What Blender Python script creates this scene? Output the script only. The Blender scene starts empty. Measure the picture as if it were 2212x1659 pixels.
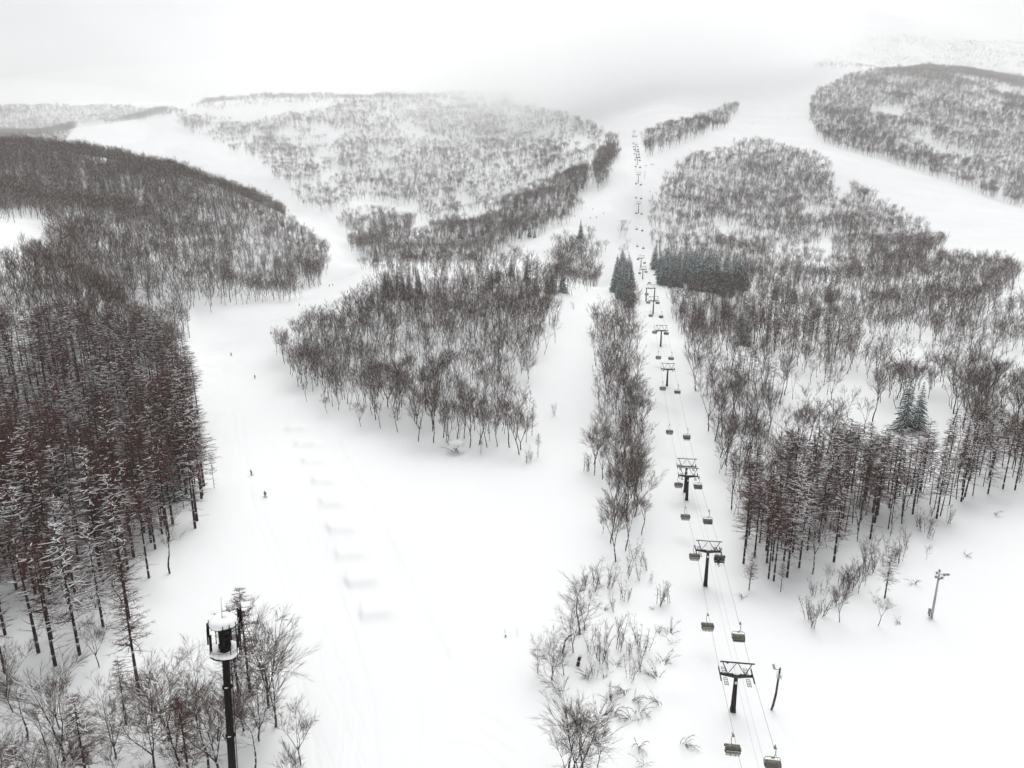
import bpy, bmesh, math, random
import numpy as np
from mathutils import Vector, Matrix

SC = bpy.context.scene
COL = SC.collection
rng = np.random.default_rng(7)
random.seed(7)

# ------------------------------------------------------------------ camera
F = 1562.0; CU, CV = 1106.0, 829.5            # focal length and centre in units of a 2212 px wide frame
TH = math.radians(15.5); CT, ST = math.cos(TH), math.sin(TH)
CAMZ = 83.0

def ray(u, v):
    cx = (np.asarray(u, float) - CU) / F; cy = (np.asarray(v, float) - CV) / F
    return cx, CT - cy * ST, -(ST + cy * CT)   # world direction for unit depth

def P3(u, v, t):
    a, b, c = ray(u, v)
    return float(a * t), float(b * t), float(CAMZ + c * t)

def project(x, y, z):
    dz = np.asarray(z) - CAMZ
    t = y * CT - dz * ST
    cy = (-dz * CT - y * ST)
    t = np.where(np.abs(t) < 1e-6, 1e-6, t)
    return CU + F * x / t, CV + F * cy / t, t

cam_d = bpy.data.cameras.new('camera')
cam_d.sensor_width = 36.0; cam_d.lens = 36.0 * F / 2212.0
cam_d.clip_start = 0.5; cam_d.clip_end = 30000
cam = bpy.data.objects.new('camera', cam_d)
cam.location = (0, 0, CAMZ); cam.rotation_euler = (math.radians(90) - TH, 0, 0)
COL.objects.link(cam); SC.camera = cam

# ------------------------------------------------------------------ terrain control points
CP = []
for X in (-45, 0, 60, 120):
    for Y in (55, 90, 140, 200):
        CP.append((X, Y, 0.0))
CP += [(-80, 60, 1), (-90, 100, 2.5), (190, 140, 0), (190, 200, 0.5), (-20, 235, 0), (20, 228, 0.3), (260, 220, 1)]
UVT = [
 # far left slope rising beside the frame
 (0,1000,203),(0,1250,144),(0,1450,121),(0,800,245),(0,650,290),(250,1000,218),(250,800,290),(250,680,365),(420,690,445),(330,740,384),
 (380,900,262),(440,1050,196),
 (30,510,400),(200,560,430),(350,600,450),(200,450,560),(0,420,560),(400,500,560),(550,540,590),(0,360,680),
 (0,324,760),(160,332,780),(330,364,790),(480,407,790),(600,457,760),(690,532,690),
 (0,345,980),(160,352,1000),(330,385,1000),(480,428,980),(600,470,930),
 (560,600,560),(690,590,620),
 # piste on the left and its gully
 (560,720,410),(640,650,500),(720,610,590),(780,570,690),(500,780,350),(560,850,300),
 (720,505,840),(760,545,750),(680,455,950),(600,395,1080),(540,350,1200),(450,310,1330),(330,290,1430),(200,272,1500),
 (170,288,1800),(100,250,1900),(0,258,1850),(100,226,2050),(0,230,2050),(260,228,2050),(350,236,1900),(100,240,2700),(-200,240,2050),
 # bowl
 (420,234,1650),(600,217,1700),(750,214,1750),(900,212,1800),(1050,215,1850),(600,232,2300),(900,230,2400),
 (600,320,1350),(800,350,1250),(800,290,1400),(800,430,1050),(1000,400,1100),(1000,300,1450),(1150,350,1150),(1230,300,1300),
 (850,460,980),(760,440,980),
 # dark ridge
 (800,532,740),(870,517,750),(960,502,780),(1050,477,810),(1130,442,860),(1200,397,930),(1265,362,1000),
 (960,492,870),(1130,432,960),
 (1000,545,690),(1150,512,680),(1230,472,730),(1275,422,810),(1300,362,950),
 (1070,560,630),(1210,522,655),(1300,462,719),
 # knoll
 (900,750,320),(900,650,395),(1100,650,395),(1000,592,450),(850,612,450),(1150,592,450),(700,700,380),(1000,850,272),(1100,780,300),
 (950,580,600),(800,570,625),(770,592,560),
 (640,800,336),(700,892,271),(860,952,243),
 (1280,640,440),(1270,720,345),(1240,800,292),(1230,900,257),(1300,620,560),
 # lift plateau and right side
 (1480,700,385),(1600,660,420),(1800,700,390),(1600,800,292),(1600,900,262),(1800,900,262),(2000,800,300),(2212,800,290),
 (2212,950,235),(2200,650,420),(2000,650,430),(1800,600,520),(1500,570,600),(1650,560,610),(1900,560,590),(2150,580,560),
 (2212,530,640),(1420,500,690),(1550,450,790),(1450,400,840),(1600,380,890),(1600,310,1010),(1700,400,850),(1700,330,960),
 (1850,450,780),(1900,400,850),(1800,345,930),(1960,500,700),(2050,450,770),(2212,490,700),(1500,330,970),(1420,345,930),
 (1650,270,1150),(1650,200,1400),(1550,250,1230),(1450,280,1080),
 (1780,290,1080),(1900,340,1000),(2050,390,920),(2212,440,850),(1800,200,1330),(2000,250,1180),(2212,280,1100),(2212,350,1000),
 (1850,165,1480),(2000,150,1520),(2100,160,1480),(2212,190,1400),(2420,260,1300),(2420,480,780),
 (2000,166,1850),(2000,110,2300),(2212,130,2200),(1850,100,2300),(1840,5,3000),(1950,45,2900),(2080,58,2900),(2212,78,2800),
 (1600,-30,3000),(1600,100,2000),(1400,180,1500),(1400,240,1250),(1200,220,1650),(1400,20,2800),(1100,120,2600),
 (1950,70,3800),(2300,110,3800),(700,240,3600),(100,250,3600),
]
for q in UVT: CP.append(P3(*q))
LA, LB = 0.1412, 36.0 - 0.1412 * 99.5          # ground line of the chairlift  X = LB + LA*Y
for Y, Z in ((240,2),(269,7),(315,12.5),(395,14),(520,15),(628,17),(690,27),(740,45),(800,77),(870,100),(980,121),(1100,137),(1190,154),(1400,205)):
    CP.append((LB + LA * Y, Y, Z))
CP = np.array(CP, float)

def polar(x, y):
    return np.arctan2(x, y) * 1.6, np.log(np.maximum(np.hypot(x, y), 1.0))
_pa, _pl = polar(CP[:, 0], CP[:, 1])
def _phi(d2):
    return 0.5 * d2 * np.log(d2 + 1e-12)
_n = len(CP)
_K = _phi((_pa[:, None] - _pa[None]) ** 2 + (_pl[:, None] - _pl[None]) ** 2) + np.eye(_n) * 2e-4
_Q = np.stack([np.ones(_n), _pa, _pl], 1)
_A = np.block([[_K, _Q], [_Q.T, np.zeros((3, 3))]])
# heights are fitted as height over distance, so the fit error is even in the view
_hs = CP[:, 2] / np.hypot(CP[:, 0], CP[:, 1])
_w = np.linalg.solve(_A, np.concatenate([_hs, np.zeros(3)]))
def rbf(x, y):
    x = np.asarray(x, float); y = np.asarray(y, float)
    sh = x.shape; x = x.ravel(); y = y.ravel()
    out = np.empty(len(x))
    for i in range(0, len(x), 20000):
        a, l = polar(x[i:i+20000], y[i:i+20000])
        k = _phi((a[:, None] - _pa) ** 2 + (l[:, None] - _pl) ** 2)
        out[i:i+20000] = (k @ _w[:_n] + _w[_n] + _w[_n+1] * a + _w[_n+2] * l) * np.exp(l)
    return out.reshape(sh)

def hash2(ix, iy, s):
    h = (ix.astype(np.int64) * 374761393 + iy.astype(np.int64) * 668265263 + s * 974711) & 0x7fffffff
    h = ((h ^ (h >> 13)) * 1274126177) & 0x7fffffff
    return ((h ^ (h >> 16)) & 0xffff) / 65535.0
def vnoise(x, y, scale, s=0):
    x = np.asarray(x) / scale; y = np.asarray(y) / scale
    ix = np.floor(x); iy = np.floor(y); fx = x - ix; fy = y - iy
    fx = fx * fx * (3 - 2 * fx); fy = fy * fy * (3 - 2 * fy)
    a = hash2(ix, iy, s); b = hash2(ix + 1, iy, s); c = hash2(ix, iy + 1, s); d = hash2(ix + 1, iy + 1, s)
    return (a * (1 - fx) + b * fx) * (1 - fy) + (c * (1 - fx) + d * fx) * fy

LB0 = 36.0 - 0.1412 * 99.5
# polar ground grid (camera at its pole)
AZ = np.concatenate([np.arange(-180, -54, 6.0), np.arange(-54, 54.01, 0.16), np.arange(60, 180, 6.0)])
AZ = np.radians(np.unique(np.round(AZ, 4)))
LR = np.linspace(math.log(45.0), math.log(4300.0), 640)
AZC = np.clip(AZ, math.radians(-52), math.radians(52))
GA, GL = np.meshgrid(AZ, LR, indexing='ij')
GX, GY = np.exp(GL) * np.sin(GA), np.exp(GL) * np.cos(GA)
_ga = np.meshgrid(AZC, LR, indexing='ij')[0]
GZ = rbf(np.exp(GL) * np.sin(_ga), np.exp(GL) * np.cos(_ga))
_ro = np.exp(GL)
GZ += (vnoise(GX, GY, 34, 1) - .5) * np.clip(_ro / 500, .25, 2.2) + (vnoise(GX, GY, 11, 2) - .5) * np.clip(_ro / 1200, .12, .8)
_k = np.clip((_ro - 850) / 500, 0, 1) * np.clip((2600 - _ro) / 500, 0, 1)
GZ += _k * (4.5 * (np.abs(vnoise(GX * 1.0 + GY * .25, GY * .45, 75, 8) - .5) * 2 - .5) + 4.5 * (vnoise(GX, GY, 150, 9) - .5)) * np.clip((np.abs(GX - (LB0 + .1412 * GY)) - 60) / 60, 0, 1) * np.clip((GX + .62 * GY - 60) / 120 + np.clip((-GX - .62 * GY - 60) / 120, 0, 1), 0, 1)
GZ = np.clip(GZ, -9, 1020)

def flatpt(u, v, z=0.0):
    a, b, c = ray(u, v); t = (z - CAMZ) / c
    return float(a * t), float(b * t)

# small relief of the near piste: rollers, groomer edge, tracks
_near = LR < math.log(420)
nx, ny = GX[:, _near], GY[:, _near]
nd = np.zeros_like(nx)
def groove(pts, width, depth, px=True):
    global nd
    q = [flatpt(*p) for p in pts] if px else pts
    best = np.full(nx.shape, 1e9)
    for (x0, y0), (x1, y1) in zip(q[:-1], q[1:]):
        dx, dy = x1 - x0, y1 - y0; L2 = dx * dx + dy * dy + 1e-9
        t = np.clip(((nx - x0) * dx + (ny - y0) * dy) / L2, 0, 1)
        best = np.minimum(best, np.hypot(nx - x0 - t * dx, ny - y0 - t * dy))
    nd -= depth * np.exp(-(best / width) ** 2)
rollers = [(612,925),(634,962),(652,1002),(671,1047),(690,1094),(711,1146),(731,1197),(754,1252),(784,1320)]
for (u, v) in rollers:
    x0, y0 = flatpt(u + 25, v)
    ax, ay = -0.25, 0.97
    s = (nx - x0) * ax + (ny - y0) * ay; w = (nx - x0) * ay - (ny - y0) * ax
    hh = .62 * (.8 + .5 * hash2(np.array([u]), np.array([v]), 3)[0]); wj = w + 1.2 * (vnoise(nx, ny, 3.0, 41) - .5)
    nd += hh / (1 + np.exp((w - 4.2 + .8 * (vnoise(nx, ny, 2.2, 42) - .5)) * 1.6)) / (1 + np.exp((-wj - 3.0) * 5)) * np.exp(-np.where(s > 0, s / 4.6, s / 1.7) ** 2)
# raised edge of the groomed strip
q = [flatpt(740, 950), flatpt(800, 1060), flatpt(860, 1175), flatpt(930, 1310), flatpt(985, 1420)]
for (x0, y0), (x1, y1) in zip(q[:-1], q[1:]):
    dx, dy = x1 - x0, y1 - y0; L = math.hypot(dx, dy)
    s = ((nx - x0) * dx + (ny - y0) * dy) / (L * L); d = ((nx - x0) * dy - (ny - y0) * dx) / L
    m = ((s >= 0) & (s < 1))
    nd += m * 0.12 * (.5 + vnoise(nx, ny, 9, 44)) * np.exp(-np.where(d > 0, d / 1.0, d / 0.55) ** 2)
for pts, w, dp in (
    ([(600,1000),(640,1080),(700,1200),(760,1350),(800,1500),(820,1700)], .35, .10),
    ([(540,1080),(555,1150),(600,1250),(640,1400),(660,1520),(690,1659)], .4, .14),
    ([(520,900),(530,1000),(545,1100),(600,1200),(650,1320)], .4, .12),
    ([(430,740),(480,800),(500,900),(520,1000)], .5, .12),
    ([(940,1378),(985,1371),(1020,1386),(1070,1382),(1092,1378)], .3, .16),
    ([(955,1385),(990,1378),(1015,1390)], .3, .12),
    ([(960,1400),(975,1465),(985,1500),(1010,1475),(1020,1440)], .35, .10),
    ([(1610,1390),(1650,1470),(1668,1545),(1690,1580),(1718,1616)], .35, .22),
    ([(1480,1130),(1495,1190),(1560,1300),(1612,1395)], .5, .14),
    ([(1655,1530),(1690,1600),(1730,1660)], .3, .1),
    ([(880,1180),(890,1290),(900,1420),(905,1560),(900,1680)], .3, .07),
    ([(680,1120),(730,1260),(770,1400),(800,1560)], .3, .07),
    ):
    groove(pts, w * 1.2, dp * .5)
for k in range(18):          # thin ski tracks down the piste
    u0 = rng.uniform(470, 700); v0 = rng.uniform(760, 1000); p_ = [(u0, v0)]; ph = rng.uniform(0, 6)
    for j in range(14):
        p_.append((p_[-1][0] + 14 + 26 * math.sin(ph + j * 1.25) * (.6 + j * .05) - 3 * (u0 > 640), p_[-1][1] + 38 + j * 4))
        if p_[-1][1] > 1660: break
    groove(p_, .22, .03)
for k in range(6):
    groove([(985 - 4*k, 1520 + 17*k), (1030, 1523 + 18*k), (1075, 1545 + 21*k), (1115, 1570 + 24*k)], .55, .05 if k % 2 else -.04)
# uneven old snow under the bushes
nd += (vnoise(nx, ny, 5.5, 5) - .5) * .5 * ((nx > 14) & (nx < 34) & (ny > 85) & (ny < 150))
nd += (vnoise(nx, ny, 6.5, 6) - .5) * .7 * np.clip((-.34 * ny - 14 - nx) / 14, 0, 1)
GZ[:, _near] += nd

_daz0 = math.radians(-54); _iaz = int(np.argmin(np.abs(AZ - _daz0))); _naz = int(np.sum((AZ >= _daz0 - 1e-6) & (AZ <= -_daz0 + 1e-6)))
DZ = GZ[_iaz:_iaz + _naz]; _dstep = math.radians(0.16); _lstep = LR[1] - LR[0]
def height(x, y):
    x = np.asarray(x, float); y = np.asarray(y, float)
    a = np.clip((np.arctan2(x, y) - _daz0) / _dstep, 0, _naz - 1.001)
    l = np.clip((np.log(np.maximum(np.hypot(x, y), 45.0)) - LR[0]) / _lstep, 0, len(LR) - 1.001)
    ia = a.astype(int); il = l.astype(int); fa = a - ia; fl = l - il
    return (DZ[ia, il] * (1 - fa) + DZ[ia + 1, il] * fa) * (1 - fl) + (DZ[ia, il + 1] * (1 - fa) + DZ[ia + 1, il + 1] * fa) * fl
def H(x, y): return float(height(np.array([x]), np.array([y]))[0])
_elev = (DZ - CAMZ) / np.exp(LR)[None]
_ecum = np.maximum.accumulate(_elev, axis=1)
def visible(x, y, z):
    r = np.hypot(x, y)
    a = np.clip(np.round((np.arctan2(x, y) - _daz0) / _dstep).astype(int), 0, _naz - 1)
    l = np.clip(((np.log(r) - LR[0]) / _lstep).astype(int) - 2, 0, len(LR) - 1)
    return (z - CAMZ) / r > _ecum[a, l]
def ground_at(u, v):
    """first point of the ground along the ray of a pixel"""
    a, b, c = ray(u, v)
    t = np.exp(np.linspace(math.log(60), math.log(4200), 4000))
    z = CAMZ + c * t
    hit = np.nonzero(z < height(a * t, b * t))[0]
    k = hit[0] if len(hit) else len(t) - 1
    return float(a * t[k]), float(b * t[k]), float(t[k])

# ------------------------------------------------------------------ materials
def new_mat(name):
    m = bpy.data.materials.new(name); m.use_nodes = True
    nt = m.node_tree; b = nt.nodes['Principled BSDF']
    return m, nt, b
def N(nt, t, **kw):
    n = nt.nodes.new(t)
    for k, v in kw.items(): setattr(n, k, v)
    return n
def plain(name, col, rough=.6, metal=0.0, var=.25, scale=3.0, spec=.3):
    m, nt, b = new_mat(name); b.inputs['Specular IOR Level'].default_value = spec
    b.inputs['Roughness'].default_value = rough; b.inputs['Metallic'].default_value = metal
    no = N(nt, 'ShaderNodeTexNoise'); no.inputs['Scale'].default_value = scale; no.inputs['Detail'].default_value = 4
    tc = N(nt, 'ShaderNodeTexCoord'); nt.links.new(tc.outputs['Object'], no.inputs['Vector'])
    r = N(nt, 'ShaderNodeValToRGB')
    r.color_ramp.elements[0].position = .3; r.color_ramp.elements[1].position = .7
    r.color_ramp.elements[0].color = (*[c * (1 - var) for c in col], 1); r.color_ramp.elements[1].color = (*[min(1, c * (1 + var)) for c in col], 1)
    nt.links.new(no.outputs['Fac'], r.inputs['Fac']); nt.links.new(r.outputs['Color'], b.inputs['Base Color'])
    return m
SNOWC = (.85, .865, .875)
def bark(name, c0, c1, snow_lo, snow_hi, noise=1.2, nscale=1.1):
    """bark with fresh snow lying on whatever faces up"""
    m, nt, b = new_mat(name); b.inputs['Roughness'].default_value = .85
    b.inputs['Specular IOR Level'].default_value = .04
    oi = N(nt, 'ShaderNodeObjectInfo'); tc = N(nt, 'ShaderNodeTexCoord')
    no = N(nt, 'ShaderNodeTexNoise'); no.inputs['Scale'].default_value = nscale; no.inputs['Detail'].default_value = 3
    nt.links.new(tc.outputs['Object'], no.inputs['Vector'])
    mx = N(nt, 'ShaderNodeMix', data_type='RGBA'); mx.inputs[6].default_value = (*c0, 1); mx.inputs[7].default_value = (*c1, 1)
    nt.links.new(no.outputs['Fac'], mx.inputs[0])
    g = N(nt, 'ShaderNodeNewGeometry'); sp = N(nt, 'ShaderNodeSeparateXYZ'); nt.links.new(g.outputs['Normal'], sp.inputs[0])
    a = N(nt, 'ShaderNodeMath', operation='MULTIPLY_ADD'); a.inputs[1].default_value = noise; a.inputs[2].default_value = -.5 * noise
    nt.links.new(no.outputs['Fac'], a.inputs[0])
    s = N(nt, 'ShaderNodeMath', operation='ADD'); nt.links.new(sp.outputs['Z'], s.inputs[0]); nt.links.new(a.outputs[0], s.inputs[1])
    mr = N(nt, 'ShaderNodeMapRange'); mr.inputs['From Min'].default_value = snow_lo; mr.inputs['From Max'].default_value = snow_hi
    nt.links.new(s.outputs[0], mr.inputs['Value'])
    m2 = N(nt, 'ShaderNodeMix', data_type='RGBA'); m2.inputs[7].default_value = (*SNOWC, 1)
    nt.links.new(mx.outputs[2], m2.inputs[6]); nt.links.new(mr.outputs[0], m2.inputs[0]); nt.links.new(m2.outputs[2], b.inputs['Base Color'])
    return m
M = {}
M['larch_bark'] = bark('larch_bark', (.012, .008, .007), (.045, .032, .027), .55, .9)
M['larch_twig'] = bark('larch_twig', (.046, .0168, .0122), (.106, .042, .030), 1.02, 1.3, .6)
M['leaf_bark'] = bark('grey_bark', (.016, .013, .0115), (.075, .062, .055), .5, .85)
M['leaf_twig'] = bark('brown_twig', (.058, .036, .027), (.132, .088, .069), 1.0, 1.3, .6)
M['sap_twig'] = bark('reddish_twig', (.055, .026, .018), (.12, .062, .045), .75, 1.1, .8)
M['needle'] = bark('spruce_needles', (.007, .036, .028), (.022, .076, .060), .45, .85, 1.5, 1.4)
def snow_mat(name, fine=True):
    m, nt, b = new_mat(name); b.inputs['Roughness'].default_value = .75; b.inputs['Specular IOR Level'].default_value = .2
    no = N(nt, 'ShaderNodeTexNoise'); no.inputs['Scale'].default_value = .012; no.inputs['Detail'].default_value = 6
    tc = N(nt, 'ShaderNodeTexCoord'); nt.links.new(tc.outputs['Object'], no.inputs['Vector'])
    mx = N(nt, 'ShaderNodeMix', data_type='RGBA'); mx.inputs[6].default_value = (.835, .85, .86, 1); mx.inputs[7].default_value = (.875, .885, .89, 1)
    nt.links.new(no.outputs['Fac'], mx.inputs[0]); nt.links.new(mx.outputs[2], b.inputs['Base Color'])
    if fine:
        n2 = N(nt, 'ShaderNodeTexNoise'); n2.inputs['Scale'].default_value = .35; n2.inputs['Detail'].default_value = 5
        mp = N(nt, 'ShaderNodeMapping'); mp.inputs['Scale'].default_value = (1.0, .35, 1)
        nt.links.new(tc.outputs['Object'], mp.inputs['Vector']); nt.links.new(mp.outputs[0], n2.inputs['Vector'])
        bp = N(nt, 'ShaderNodeBump'); bp.inputs['Strength'].default_value = .35; bp.inputs['Distance'].default_value = .25
        nt.links.new(n2.outputs['Fac'], bp.inputs['Height']); nt.links.new(bp.outputs[0], b.inputs['Normal'])
    return m
M['snow'] = snow_mat('ground_snow'); M['snowcap'] = snow_mat('fresh_snow', False)
M['steel'] = plain('dark_painted_steel', (.040, .040, .041), .6, 0, .25, 3, .2)
M['column'] = plain('weathered_brown_steel', (.024, .018, .0165), .7, 0, .25, 3, .08)
M['mast'] = plain('dark_brown_mast_paint', (.010, .0075, .007), .75, 0, .3, 2, .04)
M['galv'] = plain('galvanised_steel', (.36, .40, .40), .5, .3, .15)
M['rope'] = plain('steel_rope', (.16, .155, .15), .5, .4)
M['bubble'] = plain('smoked_bubble', (.105, .10, .072), .22, 0, .12, 3, .5)
M['bubbledark'] = plain('dark_bubble_panel', (.022, .023, .020), .2, 0, .15, 3, .3)
M['seat'] = plain('pale_seat_shell', (.50, .48, .43), .55, 0, .1)
M['cushion'] = plain('dark_cushion', (.04, .04, .04), .7)
M['frame'] = plain('chair_frame_steel', (.20, .195, .18), .4, .3)
M['wood'] = plain('weathered_pole_wood', (.06, .04, .035), .8)
M['sign'] = plain('white_number_plate', (.75, .74, .74), .5, 0, .03)
M['box'] = plain('grey_cabinet', (.22, .23, .25), .5)
M['jacketdark'] = plain('dark_jacket', (.03, .032, .04), .7)
M['jacketgrey'] = plain('grey_jacket', (.09, .085, .085), .7)
M['trousers'] = plain('black_trousers', (.018, .018, .02), .7)
M['skin'] = plain('skin', (.45, .28, .21), .5, 0, .05)
M['ski'] = plain('ski_topsheet', (.05, .05, .06), .35)

# ------------------------------------------------------------------ mesh helpers
def mesh_np(name, verts, faces_list, mats, smooth=False):
    """faces_list: list of (array (n,k), material index)"""
    me = bpy.data.meshes.new(name)
    verts = np.asarray(verts, np.float32)
    me.vertices.add(len(verts)); me.vertices.foreach_set('co', verts.ravel())
    idx = []; start = []; tot = []; mi = []; o = 0
    for fa, m in faces_list:
        fa = np.asarray(fa, np.int32)
        if len(fa) == 0: continue
        k = fa.shape[1]
        idx.append(fa.ravel()); start.append(o + np.arange(len(fa)) * k); tot.append(np.full(len(fa), k)); mi.append(np.full(len(fa), m))
        o += fa.size
    idx = np.concatenate(idx); start = np.concatenate(start); mi = np.concatenate(mi)
    me.loops.add(len(idx)); me.loops.foreach_set('vertex_index', idx.astype(np.int32))
    me.polygons.add(len(start)); me.polygons.foreach_set('loop_start', start.astype(np.int32))
    me.polygons.foreach_set('material_index', mi.astype(np.int32))
    if smooth: me.polygons.foreach_set('use_smooth', np.ones(len(start), bool))
    for m in mats: me.materials.append(m)
    me.update(calc_edges=True); me.validate()
    return me

class Geo:
    """collects tubes, cones, boxes and blobs for one mesh"""
    def __init__(s): s.v = []; s.f = []; s.n = 0
    def add(s, v, f, m): s.v.append(np.asarray(v, float)); s.f.append((np.asarray(f) + s.n, m)); s.n += len(v)
    def tubes(s, p0, p1, r0, r1, k=3, m=0, caps=False):
        p0 = np.asarray(p0, float).reshape(-1, 3); p1 = np.asarray(p1, float).reshape(-1, 3)
        n = len(p0)
        if n == 0: return
        r0 = np.broadcast_to(np.asarray(r0, float), (n,)); r1 = np.broadcast_to(np.asarray(r1, float), (n,))
        d = p1 - p0; L = np.linalg.norm(d, axis=1, keepdims=True); d = d / np.maximum(L, 1e-9)
        ref = np.where(np.abs(d[:, 2:3]) > .9, np.array([[1., 0, 0]]), np.array([[0, 0, 1.]]))
        a = np.cross(d, ref); a /= np.maximum(np.linalg.norm(a, axis=1, keepdims=True), 1e-9); b = np.cross(d, a)
        ang = np.arange(k) * 2 * math.pi / k + .5
        ring = a[:, None] * np.cos(ang)[None, :, None] + b[:, None] * np.sin(ang)[None, :, None]
        if np.all(r1 == 0):
            v = np.concatenate([p0[:, None] + ring * r0[:, None, None], p1[:, None]], 1).reshape(-1, 3)
            base = (np.arange(n) * (k + 1))[:, None]; j = np.arange(k)[None]
            f = np.stack([base + j, base + (j + 1) % k, base + k + 0 * j], -1).reshape(-1, 3)
            s.add(v, f[:, ::-1], m); return
        v = np.concatenate([p0[:, None] + ring * r0[:, None, None], p1[:, None] + ring * r1[:, None, None]], 1).reshape(-1, 3)
        base = (np.arange(n) * 2 * k)[:, None]; j = np.arange(k)[None]
        f = np.stack([base + j, base + k + j, base + k + (j + 1) % k, base + (j + 1) % k], -1).reshape(-1, 4)
        s.add(v, f, m)
        if caps:
            n0 = s.n - len(v)
            s.f.append((n0 + base + np.arange(k)[None], m)); s.f.append((n0 + base + k + np.arange(k)[None, ::-1], m))
    def line(s, pts, r, k=8, m=0, caps=True):
        pts = np.asarray(pts, float)
        r = np.broadcast_to(np.asarray(r, float), (len(pts),))
        s.tubes(pts[:-1], pts[1:], r[:-1], r[1:], k, m, caps)
    def box(s, c, size, m=0, rot=None, taper=1.0):
        x, y, z = np.asarray(size, float) / 2
        v = np.array([[-x,-y,-z],[x,-y,-z],[x,y,-z],[-x,y,-z],[-x*taper,-y*taper,z],[x*taper,-y*taper,z],[x*taper,y*taper,z],[-x*taper,y*taper,z]])
        if rot is not None: v = v @ np.array(rot.to_3x3()).T
        s.add(v + np.asarray(c, float), [[3,2,1,0],[4,5,6,7],[0,1,5,4],[1,2,6,5],[2,3,7,6],[3,0,4,7]], m)
    def blob(s, c, r, m=0, n=10, seed=0, lump=.1):
        rg = np.random.default_rng(seed); vs = []
        c = np.asarray(c, float); r = np.broadcast_to(np.asarray(r, float), (3,))
        R = max(4, n // 2 + 1)
        for i in range(R + 1):
            th = math.pi * i / R
            for j in range(n):
                ph = 2 * math.pi * j / n
                q = 1 + lump * (rg.random() - .5) * 2
                vs.append(c + np.array([math.sin(th) * math.cos(ph), math.sin(th) * math.sin(ph), math.cos(th)]) * r * q)
        f = [[i * n + j, i * n + (j + 1) % n, (i + 1) * n + (j + 1) % n, (i + 1) * n + j] for i in range(R) for j in range(n)]
        s.add(np.array(vs), np.array(f)[:, ::-1], m)
    def mesh(s, name, mats, smooth=False):
        return mesh_np(name, np.concatenate(s.v), s.f, mats, smooth)

def tag(o, label=None, cat=None, group=None, kind=None):
    if label: o['label'] = label
    if cat: o['category'] = cat
    if group: o['group'] = group
    if kind: o['kind'] = kind
    return o
def obj(name, me, parent=None, loc=None):
    o = bpy.data.objects.new(name, me); COL.objects.link(o)
    if parent is not None: o.parent = parent
    if loc is not None: o.location = loc
    return o
def empty(name, loc=(0, 0, 0), rz=0.0):
    o = bpy.data.objects.new(name, None); o.empty_display_size = .5
    o.location = loc; o.rotation_euler = (0, 0, rz); COL.objects.link(o); return o

# ------------------------------------------------------------------ ground
na, nl = GX.shape
V = np.stack([GX, GY, GZ], -1).reshape(-1, 3)
ia = np.arange(na)[:, None]; il = np.arange(nl - 1)[None]
ja = (ia + 1) % na
faces = np.stack([ia * nl + il, ia * nl + il + 1, ja * nl + il + 1, ja * nl + il], -1).reshape(-1, 4)
V = np.concatenate([V, [[0, 0, 0.0]]])
fan = np.stack([np.arange(na) * nl, ((np.arange(na) + 1) % na) * nl, np.full(na, na * nl)], -1)
ground = obj('ground', mesh_np('ground', V, [(faces[:, ::-1], 0), (fan[:, ::-1], 0)], [M['snow']], True))
if ground.data.polygons[len(faces) // 2].normal.z < 0: ground.data.flip_normals()
tag(ground, kind='structure')

# ------------------------------------------------------------------ tree prototypes
def norm(a): return a / max(1e-9, np.linalg.norm(a))
def rdir(rg): return norm(rg.normal(size=3))

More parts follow.
